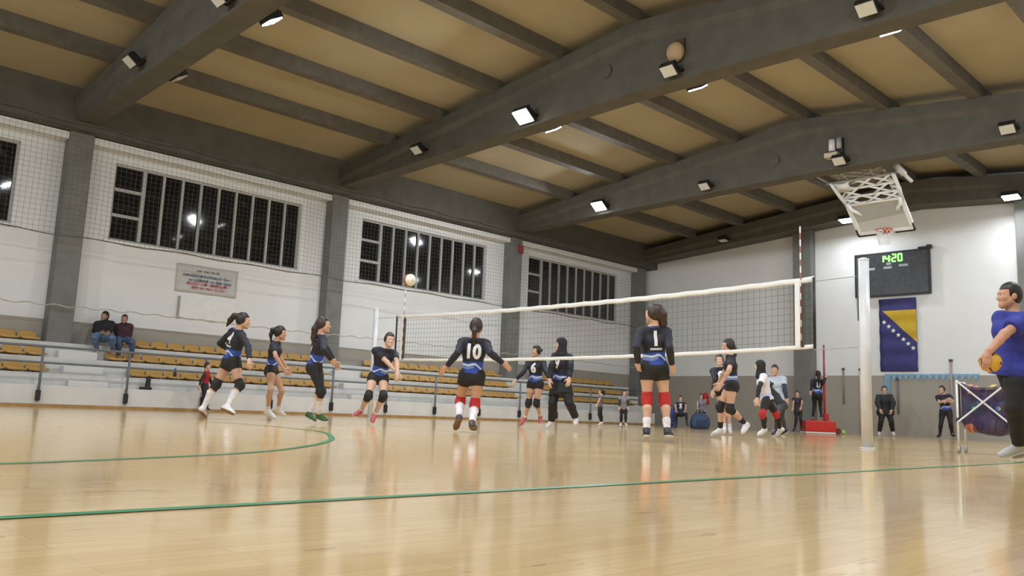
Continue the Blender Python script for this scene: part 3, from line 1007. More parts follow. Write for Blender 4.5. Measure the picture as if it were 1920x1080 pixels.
M_BAG = mat('navy_bag_cloth', (0.030, 0.055, 0.12), 0.7, var=0.2)
for (x, y, sx, sy, sz, c, lb) in ((-15.3, 23.5, 0.30, 0.24, 0.52, (0.030, 0.060, 0.12), 'bulging navy gym bag on the floor right of the seated girl'),
                                  (-16.2, 23.2, 0.20, 0.16, 0.62, (0.03, 0.05, 0.22), 'small blue rucksack on the floor left of the seated girl')):
    t = thing('gym_bag', lb, 'bag', (x, y, 0), 0.8)
    v_, f_ = [], []
    prof = [(0.55, 0.0), (0.9, 0.02), (1.0, 0.12), (1.04, 0.35), (0.98, 0.6), (0.8, 0.82), (0.5, 0.95), (0.18, 1.0), (0.02, 1.0)]
    for r_, q in prof:
        for k in range(28):
            a = 2 * math.pi * k / 28
            wob = 1 + 0.05 * math.sin(5 * a + q * 6) + 0.03 * math.sin(9 * a - q * 11)
            cx, cy = math.cos(a), math.sin(a)
            e = 1 / max(abs(cx), abs(cy)) ** 0.4
            v_.append((sx * r_ * cx * e * wob, sy * r_ * cy * e * wob, sz * q))
    for i in range(len(prof) - 1):
        for k in range(28):
            f_.append((i * 28 + k, i * 28 + (k + 1) % 28, (i + 1) * 28 + (k + 1) % 28, (i + 1) * 28 + k))
    f_.append(tuple(range(27, -1, -1)))
    f_.append(tuple((len(prof) - 1) * 28 + k for k in range(28)))
    MB().add(v_, f_).build('bag_body', mat('bag_%d' % int(sx * 100), c, 0.7, var=0.25, bump=0.3), t, smooth=True)
    MB().tube([(-sx * 0.5, 0, sz * 0.93), (-sx * 0.3, 0, sz * 1.15), (sx * 0.3, 0, sz * 1.15), (sx * 0.5, 0, sz * 0.93)], 0.016, 8).build('handle', M_BLACK, t, smooth=True)
    MB().obox((0, -sy * 0.98, sz * 0.35), (sx * 0.5, 0, 0), (0, 0.03, 0), (0, 0, sz * 0.2)).build('front_pocket', mat('bag_pocket', (0.02, 0.035, 0.08), 0.7), t, bevel=0.02)

# ------------------------------------------------------------------ balls
def ball_material(name, cols, sc=1.0):
    """panelled volleyball: three bands of colour wrapped round the sphere"""
    m = bpy.data.materials.new(name)
    m.use_nodes = True
    nt = m.node_tree
    bb = nt.nodes['Principled BSDF']
    tc = nt.nodes.new('ShaderNodeTexCoord')
    wv = nt.nodes.new('ShaderNodeTexWave')
    wv.inputs['Scale'].default_value = 2.1 * sc
    wv.inputs['Distortion'].default_value = 3.0
    wv.inputs['Detail'].default_value = 0.0
    nt.links.new(tc.outputs['Object'], wv.inputs['Vector'])
    rp = nt.nodes.new('ShaderNodeValToRGB')
    rp.color_ramp.interpolation = 'CONSTANT'
    rp.color_ramp.elements[0].color = (*cols[0], 1)
    rp.color_ramp.elements[1].color = (*cols[1], 1)
    rp.color_ramp.elements[1].position = 0.38
    e = rp.color_ramp.elements.new(0.72)
    e.color = (*cols[2], 1)
    nt.links.new(wv.outputs['Fac'], rp.inputs['Fac'])
    nt.links.new(rp.outputs['Color'], bb.inputs['Base Color'])
    bb.inputs['Roughness'].default_value = 0.45
    return m

def ball(loc, m, label, r=0.105, group=None):
    o = MB().sphere((0, 0, 0), r, 24, 16).build('volleyball', m, smooth=True)
    o.location = loc
    return tag(o, label, 'ball', group)

ball((-10.98, 8.28, 2.38), ball_material('ball_a', ((0.30, 0.06, 0.04), (0.60, 0.50, 0.12), (0.74, 0.72, 0.70))), 'white, yellow and red volleyball flying high in front of the windows')

# ball cart
ct = thing('ball_cart', 'white tube framed ball cart with a purple net bag beside the man in blue', 'cart', (-3.588, 12.26, 0), math.radians(8))
CW, CD, CHt = 0.30, 0.25, 0.95
for sx in (-1, 1):
    for sy in (-1, 1):
        p = MB().tube([(sx * CW, sy * CD, 0.11), (sx * CW, sy * CD, CHt)], 0.0145, 10).build('post', M_HW, ct, smooth=True)
        MB().tube([(sx * CW - 0.016, sy * CD, 0.05), (sx * CW + 0.016, sy * CD, 0.05)], 0.048, 16).build('castor', mat('grey_castor', (0.35, 0.35, 0.36), 0.5), ct)
        MB().lathe((sx * CW, sy * CD, 0), [(0.021, 0.40), (0.024, 0.42), (0.021, 0.46)], 10).build('corner_joint', M_BLACK, ct, smooth=True)
for sy in (-1, 1):
    MB().bar((-CW, sy * (CD + 0.02), CHt - 0.01), (CW + 0.02, sy * (CD + 0.02), 0.38), 0.028, 0.02).build('cross_brace', M_HW, ct)
    MB().bar((-CW, sy * (CD + 0.035), 0.40), (CW, sy * (CD + 0.035), CHt - 0.02), 0.028, 0.02).build('cross_brace', M_HW, ct)
fr = MB()
for sx in (-1, 1):
    fr.tube([(sx * CW, -CD, CHt - 0.02), (sx * CW, CD, CHt - 0.02)], 0.012, 8)
    fr.tube([(sx * CW, -CD, 0.42), (sx * CW, CD, 0.42)], 0.012, 8)
fr.build('side_rails', M_HW, ct, smooth=True)
vs, fs = [], []
NA, NV = 40, 14
for i in range(NV + 1):
    q = i / NV
    if q < 0.72:
        k = q / 0.72
        sc_, zz = 0.97 - 0.04 * math.sin(k * math.pi), 0.93 - 0.53 * k
    else:
        k = (q - 0.72) / 0.28
        sc_, zz = 0.97 * math.cos(k * math.pi / 2) ** 0.7 + 0.001, 0.40 - 0.15 * math.sin(k * math.pi / 2)
    for a in range(NA):
        an = 2 * math.pi * a / NA
        cx, sy_ = math.cos(an), math.sin(an)
        rr = 1 / max(abs(cx), abs(sy_)) ** 0.85
        x_, y_ = cx * rr * sc_ * CW * 0.97, sy_ * rr * sc_ * CD * 0.93
        dip = 0.06 * (1 - abs(abs(cx) - abs(sy_))) * 0 + (0.07 * (1 - (abs(x_) / CW) ** 2) if q < 0.1 else 0)
        vs.append((x_, y_, zz - dip + (0.05 * x_ if False else -0.10 * (x_ / CW) * (1 if q > 0.72 else 0) * 0.5)))
for i in range(NV):
    for a in range(NA):
        fs.append((i * NA + a, (i + 1) * NA + a, (i + 1) * NA + (a + 1) % NA, i * NA + (a + 1) % NA))
fs.append(tuple(NV * NA + a for a in range(NA)))
bagm = bpy.data.materials.new('purple_mesh_bag')
bagm.use_nodes = True
bb = bagm.node_tree.nodes['Principled BSDF']
bb.inputs['Roughness'].default_value = 0.6
nzb = bagm.node_tree.nodes.new('ShaderNodeTexNoise')
nzb.inputs['Scale'].default_value = 9
mx = mixc(bagm.node_tree, nzb.outputs['Fac'], (0.020, 0.013, 0.055), (0.055, 0.035, 0.16))
bagm.node_tree.links.new(mx, bb.inputs['Base Color'])
bb.inputs['Alpha'].default_value = 0.72
MB().add(vs, fs).build('net_bag', bagm, ct, smooth=True)
MB().tube([(-CW + 0.02, -CD + 0.02, 0.93), (-CW + 0.02, -CD + 0.02, 0.42)], 0.012, 8).build('bag_edge', M_BLACK, ct)
cols = [((0.04, 0.30, 0.12), (0.05, 0.22, 0.10), (0.10, 0.35, 0.2)), ((0.50, 0.25, 0.05), (0.05, 0.05, 0.25), (0.4, 0.2, 0.1)), ((0.05, 0.12, 0.38), (0.1, 0.2, 0.4), (0.45, 0.4, 0.1)),
        ((0.40, 0.10, 0.08), (0.45, 0.3, 0.15), (0.2, 0.05, 0.05)), ((0.10, 0.08, 0.3), (0.35, 0.35, 0.4), (0.1, 0.1, 0.3)), ((0.55, 0.42, 0.06), (0.05, 0.08, 0.3), (0.5, 0.4, 0.08))]
cb = [ball_material('cart_ball_%d' % i, c) for i, c in enumerate(cols)]
Rz = Matrix.Rotation(math.radians(8), 3, 'Z')
names = ['green', 'orange and navy', 'blue', 'red brown', 'violet', 'yellow and navy']
spots = []
for lz, zz in enumerate((0.375, 0.588, 0.80)):
    for ix in range(2):
        for iy in range(2):
            spots.append(((ix - 0.5) * 0.27 + (0.02 if lz % 2 else -0.02), (iy - 0.5) * 0.225, zz))
posn = {0: 'bottom', 1: 'middle', 2: 'top'}
pick = [3, 4, 5, 1, 0, 2, 2, 4, 1, 3, 5, 0]
for i, (x_, y_, zz) in enumerate(spots):
    p = Rz @ Vector((x_, y_, 0))
    side = ('left' if x_ < 0 else 'right') + (' front' if y_ < 0 else ' back')
    ball((ct.location.x + p.x, ct.location.y + p.y, zz), cb[pick[i]], '%s ball in the %s layer of the cart bag, %s' % (names[pick[i]], posn[i // 4], side), group='balls in the cart bag')

# ------------------------------------------------------------------ people: signed distance shapes meshed with surface nets
def _v(p):
    return np.array(p, dtype=np.float32)

def rc(a, b, ra, rb):
    """cone with round ends between a and b"""
    a, b = _v(a), _v(b)
    ab = b - a
    L2 = float(ab @ ab) + 1e-9
    def f(P):
        t = np.clip(((P - a) @ ab) / L2, 0, 1)
        q = P - a - t[:, None] * ab
        return np.sqrt((q * q).sum(1)) - (ra + (rb - ra) * t)
    r = max(ra, rb)
    f.lo, f.hi = np.minimum(a, b) - r, np.maximum(a, b) + r
    return f

def ell(c, R3, rad):
    """ellipsoid; R3 rows are its local axes"""
    c, R3, rad = _v(c), np.array(R3, dtype=np.float32), _v(rad)
    def f(P):
        q = ((P - c) @ R3.T)
        k0 = np.sqrt(((q / rad) ** 2).sum(1))
        k1 = np.sqrt(((q / rad ** 2) ** 2).sum(1)) + 1e-6
        return k0 * (k0 - 1) / k1
    m = float(rad.max())
    f.lo, f.hi = c - m, c + m
    return f

def smin(d1, d2, k):
    h = np.maximum(k - np.abs(d1 - d2), 0) / k
    return np.minimum(d1, d2) - h * h * k * 0.25

def union(fs, k):
    def f(P):
        d = fs[0](P)
        for g in fs[1:]:
            d = smin(d, g(P), k)
        return d
    f.lo = np.min([g.lo for g in fs], axis=0)
    f.hi = np.max([g.hi for g in fs], axis=0)
    return f

def off(g, r):
    f = lambda P: g(P) - r
    f.lo, f.hi = g.lo - r, g.hi + r
    return f

def cut(g, p, n):
    """keep the side of the plane through p that n points away from"""
    p, n = _v(p), _v(n)
    n = n / np.linalg.norm(n)
    f = lambda P: np.maximum(g(P), (P - p) @ n)
    f.lo, f.hi = g.lo, g.hi
    return f

def snet(f, h, margin=0.03, lo=None, hi=None):
    lo = np.array(f.lo if lo is None else lo, dtype=np.float64) - margin
    hi = np.array(f.hi if hi is None else hi, dtype=np.float64) + margin
    n = np.maximum(np.ceil((hi - lo) / h).astype(int) + 1, 4)
    ax = [lo[i] + h * np.arange(n[i]) for i in range(3)]
    G = np.stack(np.meshgrid(*ax, indexing='ij'), -1).reshape(-1, 3).astype(np.float32)
    V = f(G).reshape(n)
    S = V < 0
    cs = [(i, j, k) for i in (0, 1) for j in (0, 1) for k in (0, 1)]
    sl = lambda A, o: A[o[0]:n[0] - 1 + o[0], o[1]:n[1] - 1 + o[1], o[2]:n[2] - 1 + o[2]]
    cnt = sum(sl(S, o).astype(np.int8) for o in cs)
    act = (cnt > 0) & (cnt < 8)
    I = np.argwhere(act)
    if len(I) == 0:
        return np.zeros((0, 3)), []
    acc, num = np.zeros((len(I), 3)), np.zeros(len(I))
    for a in cs:
        for d in range(3):
            if a[d]:
                continue
            b_ = list(a)
            b_[d] = 1
            va = V[I[:, 0] + a[0], I[:, 1] + a[1], I[:, 2] + a[2]]
            vb = V[I[:, 0] + b_[0], I[:, 1] + b_[1], I[:, 2] + b_[2]]
            m = (va < 0) != (vb < 0)
            t = np.where(m, va / np.where(np.abs(va - vb) < 1e-12, 1, va - vb), 0)
            p = np.array(a, dtype=float)[None, :] + np.zeros((len(I), 3))
            p[:, d] += t
            acc += p * m[:, None]
            num += m
    verts = lo + (I + acc / num[:, None]) * h
    idx = -np.ones(act.shape, dtype=np.int64)
    idx[act] = np.arange(len(I))
    faces = []
    for d in range(3):
        e1, e2 = (d + 1) % 3, (d + 2) % 3
        A = [slice(None)] * 3
        B = [slice(None)] * 3
        A[d], B[d] = slice(0, n[d] - 1), slice(1, n[d])
        SA, SB = S[tuple(A)], S[tuple(B)]
        X = np.argwhere(SA != SB)
        X = X[(X[:, e1] > 0) & (X[:, e1] < n[e1] - 1) & (X[:, e2] > 0) & (X[:, e2] < n[e2] - 1)]
        if len(X) == 0:
            continue
        inside = SA[X[:, 0], X[:, 1], X[:, 2]]
        def cell(o1, o2):
            Y = X.copy()
            Y[:, e1] -= o1
            Y[:, e2] -= o2
            return idx[Y[:, 0], Y[:, 1], Y[:, 2]]
        q = np.stack([cell(1, 1), cell(0, 1), cell(0, 0), cell(1, 0)], 1)
        q[~inside] = q[~inside][:, ::-1]
        faces.append(q)
    F = np.concatenate(faces) if faces else np.zeros((0, 4), int)
    F = F[(F >= 0).all(1)]
    return verts, F

class Part:
    """collects meshed pieces with material slots, links one object"""
    def __init__(self):
        self.V, self.F, self.M, self.mats, self.nv = [], [], [], [], 0

    def add(self, vf, m):
        v, f = vf
        if len(v) == 0:
            return self
        if m not in self.mats:
            self.mats.append(m)
        self.V.append(np.asarray(v))
        self.F += [tuple(int(i) + self.nv for i in q) for q in f]
        self.M += [self.mats.index(m)] * len(f)
        self.nv += len(v)
        return self

    def build(self, name, parent, attr=None):
        me = bpy.data.meshes.new(name)
        V = np.concatenate(self.V)
        me.from_pydata(V.tolist(), [], self.F)
        for m in self.mats:
            me.materials.append(m)
        me.polygons.foreach_set('material_index', self.M)
        me.shade_smooth()
        if attr is not None:
            A = me.attributes.new('cloth', 'FLOAT_VECTOR', 'POINT')
            A.data.foreach_set('vector', attr(V.astype(np.float32)).astype(np.float32).ravel())
        me.update()
        o = bpy.data.objects.new(name, me)
        COL.objects.link(o)
        o.parent = parent
        return o

def unit(v):
    v = np.asarray(v, dtype=float)
    return v / (np.linalg.norm(v) + 1e-9)

def skin(c, n=[0]):
    return mat('skin_%d_%d_%d' % tuple(int(x * 100) for x in c), c, 0.55, var=0.05, scale=8)

SK1, SK2, SK3 = (0.56, 0.34, 0.24), (0.50, 0.29, 0.19), (0.60, 0.39, 0.29)
M_EYEW = mat('eye_white', (0.75, 0.73, 0.70), 0.3, var=0.0)
M_IRIS = mat('dark_iris', (0.03, 0.02, 0.015), 0.3, var=0.0)
M_LIP = mat('lip_skin', (0.40, 0.15, 0.13), 0.5, var=0.05)

def cloth(name, c, rough=0.75, var=0.15):
    return mat(name, c, rough, var=var, scale=14, bump=0.15)

M_SHORTS = cloth('black_shorts_cloth', (0.010, 0.010, 0.011))
M_SOCKW = cloth('white_sock', (0.70, 0.68, 0.70))
M_SOCKB = cloth('black_sock', (0.012, 0.012, 0.012))
M_PADB = cloth('black_knee_pad', (0.012, 0.012, 0.012))
M_PADR = cloth('red_knee_pad', (0.42, 0.018, 0.018))
M_SHOEW = mat('white_trainer', (0.68, 0.67, 0.68), 0.5, var=0.05)
M_SHOEB = mat('black_trainer', (0.02, 0.02, 0.025), 0.5)
M_SHOEG = mat('green_black_trainer', (0.03, 0.09, 0.02), 0.5)
M_SHOEP = mat('pink_trainer', (0.50, 0.10, 0.11), 0.5)
M_SHOEN = mat('brown_navy_trainer', (0.07, 0.05, 0.05), 0.5)
M_SHOEY = mat('grey_trainer', (0.42, 0.43, 0.44), 0.5)
M_SOLEW = mat('white_rubber_sole', (0.66, 0.65, 0.62), 0.6)
M_SOLEBR = mat('gum_brown_sole', (0.20, 0.11, 0.045), 0.6)
M_HAIRK = mat('near_black_hair', (0.014, 0.010, 0.008), 0.45, var=0.3, scale=30)
M_HAIRB = mat('dark_brown_hair', (0.035, 0.020, 0.013), 0.45, var=0.3, scale=30)
M_HIJAB = cloth('black_headscarf_cloth', (0.010, 0.010, 0.011))


def hand(w, d, n, s, side, curl, h):
    """palm, four fingers of different lengths and a thumb leaving the side of the palm"""
    d = unit(d)
    n = unit(n - d * (n @ d))
    l = np.cross(d, n) * side                       # towards the thumb
    R3 = np.array([l, d, n])
    fs = [ell(w + d * 0.050 * s, R3, (0.041 * s, 0.056 * s, 0.017 * s)), rc(w - d * 0.03 * s, w + d * 0.02 * s, 0.026 * s, 0.026 * s)]
    palm = union(fs, 0.02 * s)
    fing = []
    for k, (o, L) in enumerate(((0.030, 0.072), (0.010, 0.080), (-0.010, 0.074), (-0.029, 0.058))):
        b0 = w + d * 0.090 * s + l * o * s
        spread = l * (o * 1.6)
        c1, c2 = curl * (0.75 + 0.12 * k), curl * (1.6 + 0.15 * k)
        d1 = unit(d * math.cos(c1) + n * math.sin(c1) + spread)
        d2 = unit(d * math.cos(c2) + n * math.sin(c2) + spread)
        m = b0 + d1 * L * 0.52 * s
        fing.append(union([rc(b0 - d * 0.02 * s, m, 0.0098 * s, 0.0088 * s), rc(m, m + d2 * L * 0.5 * s, 0.0088 * s, 0.0072 * s)], 0.006 * s))
    t0 = w + d * 0.028 * s + l * 0.034 * s
    t1 = t0 + unit(l * 0.75 + d * 0.65 + n * 0.25) * 0.036 * s
    t2 = t1 + unit(l * 0.30 + d * 0.85 + n * (0.3 + curl * 0.4)) * 0.032 * s
    fing.append(union([rc(t0, t1, 0.0125 * s, 0.0105 * s), rc(t1, t2, 0.0102 * s, 0.008 * s)], 0.006 * s))
    f = union([palm] + [cut(g, (0, 0, -1e3), (0, 0, -1)) for g in fing], 0.007 * s)
    return snet(f, h, 0.012)


def head_mesh(c, R3, s, h, part, m_skin, open_eyes=True):
    """R3 rows: right, forward, up. Returns the skull shape for hair."""
    T = lambda x, y, z: c + (R3[0] * x + R3[1] * y + R3[2] * z) * s
    E = lambda p, r: ell(T(*p), R3, np.array(r) * s)
    cran = E((0, -0.012, 0.035), (0.074, 0.094, 0.090))
    f = union([cran, E((0, 0.030, -0.030), (0.060, 0.064, 0.078)), E((0, 0.048, -0.082), (0.036, 0.040, 0.034)),
               rc(T(-0.045, 0.02, -0.055), T(0.0, 0.072, -0.092), 0.026 * s, 0.022 * s), rc(T(0.045, 0.02, -0.055), T(0.0, 0.072, -0.092), 0.026 * s, 0.022 * s),
               E((0.036, 0.066, -0.020), (0.024, 0.022, 0.022)), E((-0.036, 0.066, -0.020), (0.024, 0.022, 0.022)),
               rc(T(-0.035, 0.079, 0.026), T(0.035, 0.079, 0.026), 0.013 * s, 0.013 * s)], 0.03 * s)
    nose = union([rc(T(0, 0.088, 0.010), T(0, 0.110, -0.028), 0.008 * s, 0.0125 * s), rc(T(-0.012, 0.094, -0.033), T(0.012, 0.094, -0.033), 0.009 * s, 0.009 * s)], 0.012 * s)
    ears = [E((sx * 0.076, -0.012, -0.008), (0.012, 0.024, 0.034)) for sx in (-1, 1)]
    neck = rc(T(0, -0.02, -0.05), T(0, -0.035, -0.16), 0.050 * s, 0.052 * s)
    sock = [E((sx * 0.031, 0.098, 0.006), (0.017, 0.018, 0.011)) for sx in (-1, 1)]
    def g(P):
        d = smin(f(P), nose(P), 0.012 * s)
        d = smin(d, neck(P), 0.03 * s)
        for e in ears:
            d = smin(d, e(P), 0.008 * s)
        for e in sock:
            d = -smin(-d, e(P), 0.010 * s)
        return d
    g.lo, g.hi = c - 0.15 * s, c + 0.15 * s
    part.add(snet(g, h, 0.01), m_skin)
    for sx in (-1, 1):
        part.add(snet(E((sx * 0.031, 0.0795, 0.006), (0.0125, 0.0125, 0.010)), 0.0045 * s, 0.006), M_EYEW)
        part.add(snet(E((sx * 0.031, 0.0885, 0.006), (0.0058, 0.0050, 0.0058)), 0.0035 * s, 0.005), M_IRIS)
        part.add(snet(rc(T(sx * 0.017, 0.0945, 0.029), T(sx * 0.047, 0.0845, 0.031), 0.004 * s, 0.003 * s), 0.004 * s, 0.006), M_HAIRK)
    lips = union([rc(T(-0.020, 0.082, -0.062), T(0.020, 0.082, -0.062), 0.0065 * s, 0.0065 * s), rc(T(-0.014, 0.083, -0.070), T(0.014, 0.083, -0.070), 0.0075 * s, 0.0075 * s), rc(T(0, 0.090, -0.064), T(0, 0.090, -0.067), 0.006 * s, 0.006 * s)], 0.008 * s)
    part.add(snet(lips, 0.0045 * s, 0.006), M_LIP)
    return cran, T, E


def person(key, label, J, skin_c=SK1, hair='ponytail', hair_m=None, top=None, top_m=None, sleeve='long', under=None, legs='shorts', legs_m=None, leg_frac=0.36,
           pads=None, socks=None, sock_h=0.62, shoe=None, sole=None, number=None, num_side=-1, tail=None, lift=(0, 0, 0), build=1.0, tunic=False, curl=0.5, group=None,
           loose=0.0, strip=False, extra=None, hem=0.035):
    D = J
    H = D['H_'] if 'H_' in D else D['Hh']
    s = H / 1.70
    base = np.array(D['b'], dtype=float) + np.array(lift)
    root = thing('person', label, 'person', tuple(base), 0.0, group)
    g = {k: np.array(D[k], dtype=float) for k in ('P', 'N', 'H', 'SL', 'SR', 'HL', 'HR', 'EL', 'WL', 'ER', 'WR', 'KL', 'AL', 'TL', 'KR', 'AR', 'TR')}
    dist = float(np.linalg.norm(base))
    h = min(max(dist * 0.00092, 0.0095), 0.019)
    hh = max(0.0065 * s, min(dist * 0.00055, 0.011)) * 1.0
    P, N = g['P'], g['N']
    spn = unit(N - P)
    bf = np.array([D['bf'][0], D['bf'][1], 0.0])
    latL = unit(g['SL'] - g['SR'])
    fwd = unit(np.cross(latL, spn))
    if fwd @ bf < 0:
        fwd = -fwd
    W_, C_ = P + (N - P) * 0.36, P + (N - P) * 0.70
    w = build
    lh = unit(g['HL'] - g['HR'])
    k5 = 0.05 * s
    torso_f = []
    for q, S_ in ((1, g['SL']), (-1, g['SR'])):
        torso_f += [rc(P + lh * q * 0.055 * s * w, W_ + latL * q * 0.040 * s * w, 0.092 * s * w, 0.079 * s * w),
                    rc(W_ + latL * q * 0.040 * s * w, C_ + latL * q * 0.066 * s * w - spn * 0.02 * s, 0.079 * s * w, 0.088 * s * w),
                    rc(C_ + latL * q * 0.070 * s * w, S_ - latL * q * 0.02 * s, 0.084 * s * w, 0.052 * s * w),
                    rc(N + spn * 0.02 * s, S_, 0.045 * s, 0.046 * s * w)]
    torso_f.append(ell(P - fwd * 0.035 * s - spn * 0.03 * s, np.array([lh, fwd, spn]), np.array((0.150 * w, 0.100 * w, 0.105)) * s))
    torso_f.append(ell(C_ + fwd * 0.045 * s, np.array([latL, fwd, spn]), np.array((0.115 * w, 0.075, 0.085)) * s))
    torso = union(torso_f, k5)
    arms, arm_up, arm_lo = [], [], []
    for a in 'LR':
        S_, E_, Wr = g['S' + a], g['E' + a], g['W' + a]
        u_ = union([rc(S_, S_ + (E_ - S_) * 0.45, 0.047 * s * w, 0.045 * s * w), rc(S_ + (E_ - S_) * 0.45, E_, 0.045 * s * w, 0.036 * s * w)], 0.02 * s)
        l_ = union([rc(E_, E_ + (Wr - E_) * 0.3, 0.037 * s * w, 0.039 * s * w), rc(E_ + (Wr - E_) * 0.3, Wr, 0.039 * s * w, 0.026 * s * w)], 0.015 * s)
        arm_up.append(u_)
        arm_lo.append(l_)
    thighs, shins = [], []
    for a in 'LR':
        Hp, K_, A_ = g['H' + a], g['K' + a], g['A' + a]
        kb = unit((Hp - K_) + (A_ - K_)) if np.linalg.norm(unit(Hp - K_) + unit(A_ - K_)) > 0.08 else -bf
        thighs.append(union([rc(Hp, Hp + (K_ - Hp) * 0.4, 0.088 * s * w, 0.080 * s * w), rc(Hp + (K_ - Hp) * 0.4, K_, 0.080 * s * w, 0.053 * s * w)], 0.02 * s))
        cm = K_ + (A_ - K_) * 0.30 - bf * 0.012 * s
        shins.append(union([rc(K_, cm, 0.050 * s * w, 0.056 * s * w), rc(cm, K_ + (A_ - K_) * 0.72, 0.056 * s * w, 0.038 * s * w), rc(K_ + (A_ - K_) * 0.7, A_, 0.038 * s * w, 0.034 * s)], 0.02 * s))
    headc = g['H'] + np.array([0, 0, 0.0])
    hf = np.array([D['hf'][0], D['hf'][1], 0.0])
    upd = unit(unit(g['H'] - N) * 0.5 + np.array([0, 0, 0.8]))
    hr = unit(np.cross(hf, upd))
    hfw = unit(np.cross(upd, hr))
    R3 = np.array([hr, hfw, upd])
    hc = g['H'] + (hfw * 0.012 + upd * -0.010) * s
    neck = rc(N - spn * 0.02 * s, hc - upd * 0.07 * s - hfw * 0.02 * s, 0.058 * s * w, 0.051 * s)
    feet = [rc(g['A' + a], g['A' + a] + (g['T' + a] - g['A' + a]) * 0.9, 0.034 * s, 0.026 * s) for a in 'LR']
    body_f = union([torso, neck] + arm_up + arm_lo + thighs + shins + feet, 0.035 * s)
    msk = skin(skin_c)
    bd = Part()
    bd.add(snet(body_f, h), msk)
    for a, sd in (('L', 1), ('R', -1)):
        d = unit(g['W' + a] - g['E' + a])
        inward = (P + N) / 2 - g['W' + a]
        inward = inward - d * (inward @ d)
        if np.linalg.norm(inward) < 0.05:
            inward = bf
        inward = unit(inward)
        side = 1 if np.cross(d, inward) @ bf > 0 else -1
        if D.get('handdir_' + a) is not None:
            d = unit(D['handdir_' + a])
        bd.add(hand(g['W' + a], d, inward, s, side, curl, 0.0058 * s), msk)
    cran, T, E = head_mesh(hc, R3, s, hh, bd, msk)
    bd.build('body', root)

    # hair or headscarf
    hm = hair_m or M_HAIRK
    hp = Part()
    if hair == 'hijab':
        hood = union([E((0, -0.012, 0.035), (0.088, 0.108, 0.102)), E((0, 0.005, -0.05), (0.078, 0.085, 0.09)),
                      rc(T(0, -0.02, -0.06), T(0, -0.01, -0.19), 0.082 * s, 0.115 * s)], 0.05 * s)
        face = E((0, 0.115, -0.015), (0.058, 0.075, 0.082))
        fh = lambda Q: -smin(-hood(Q), face(Q), 0.01 * s)
        fh.lo, fh.hi = hood.lo, hood.hi
        hp.add(snet(fh, hh * 1.2), hm)
        nm = 'headscarf'
    else:
        shell = union([E((0, -0.016, 0.038), (0.083, 0.102, 0.100)), E((0, -0.045, -0.015), (0.074, 0.068, 0.075))], 0.03 * s)
        def hcap(Q):
            y = ((Q - _v(hc)) @ _v(hfw)) / s
            z = ((Q - _v(hc)) @ _v(upd)) / s
            x = np.abs(((Q - _v(hc)) @ _v(hr)) / s)
            fr_ = np.maximum(0.030 - y + 0.25 * x * 0, z - 0.062)      # face opening
            low = np.maximum(-0.005 - y, z + 0.045) * -1             # sideburn line
            d = np.maximum(shell(Q), -fr_ * s)
            d = np.maximum(d, np.where(y > -0.012, (-0.030 - z) * s, (-0.078 - z) * s))
            return d
        hcap.lo, hcap.hi = shell.lo, shell.hi
        if hair == 'short':
            hp.add(snet(hcap, hh), hm)
        else:
            sides = [E((sx * 0.070, -0.020, 0.005), (0.022, 0.045, 0.055)) for sx in (-1, 1)]
            tl_ = []
            if hair == 'ponytail':
                tl_ = [(0, -0.095, 0.060), (0, -0.150, 0.035), (0, -0.160, -0.06), (0, -0.130, -0.19)]
                rr = [0.030, 0.036, 0.032, 0.012]
            elif hair == 'low':
                tl_ = [(0, -0.085, -0.01), (0, -0.115, -0.06), (0, -0.105, -0.16), (0, -0.09, -0.24)]
                rr = [0.034, 0.034, 0.028, 0.014]
            elif hair == 'long':
                tl_ = [(0, -0.085, 0.02), (0, -0.125, -0.08), (0, -0.125, -0.22), (0, -0.10, -0.40)]
                rr = [0.045, 0.048, 0.044, 0.018]
            elif hair == 'bun':
                tl_ = [(0, -0.105, 0.03), (0, -0.135, 0.03)]
                rr = [0.04, 0.036]
            if tail is not None:
                tl_, rr = tail
            pts = [T(*p) for p in tl_]
            ft = union([hcap] + sides + [rc(pts[i], pts[i + 1], rr[i] * s, rr[i + 1] * s) for i in range(len(pts) - 1)], 0.02 * s)
            hp.add(snet(ft, hh), hm)
        nm = 'hair'
    hp.build(nm, root)

    # top
    hemp = P + spn * (hem * s)
    tor_c = cut(cut(off(union([torso, neck], 0.035 * s), (0.013 + loose) * s), hemp, -spn), N + spn * 0.040 * s, spn)
    flare = cut(cut(union([rc(W_ + latL * q * 0.03 * s, P + lh * q * 0.07 * s * w - spn * 0.05 * s, (0.088 + loose) * s * w, (0.106 + loose + max(0.0, -hem) * 0.45) * s * w) for q in (1, -1)], 0.05 * s), hemp, -spn), W_ + spn * 0.05 * s, spn)
    torso_cl = union([tor_c, flare], 0.012 * s)
    torso_cl = cut(torso_cl, hemp, -spn)
    slv = []
    for i, a in enumerate('LR'):
        S_, E_, Wr = g['S' + a], g['E' + a], g['W' + a]
        if sleeve == 'short':
            slv.append(cut(off(arm_up[i], (0.015 + loose) * s), S_ + (E_ - S_) * 0.62, E_ - S_))
        elif sleeve == 'long':
            slv.append(off(arm_up[i], (0.010 + loose) * s))
            slv.append(cut(off(arm_lo[i], (0.009 + loose) * s), E_ + (Wr - E_) * 0.93, Wr - E_))
        else:
            slv.append(cut(off(arm_up[i], 0.012 * s), S_ + (E_ - S_) * 0.16, E_ - S_))
    sl_u = union(slv, 0.02 * s)
    if sleeve == 'undershirt':
        pass
    topf = union([torso_cl, sl_u], 0.02 * s)
    tp = Part()
    tp.add(snet(topf, h), top_m)
    def attr(V):
        u = ((V - _v(hemp)) @ _v(spn)) / s
        v = -((V - _v(P)) @ _v(latL)) / s
        dt, ds = torso_cl(V), sl_u(V)
        u = np.where(ds < dt - 0.004, 2.0, u)
        return np.stack([u, v, ((V - _v(P)) @ _v(fwd)) / s], 1)
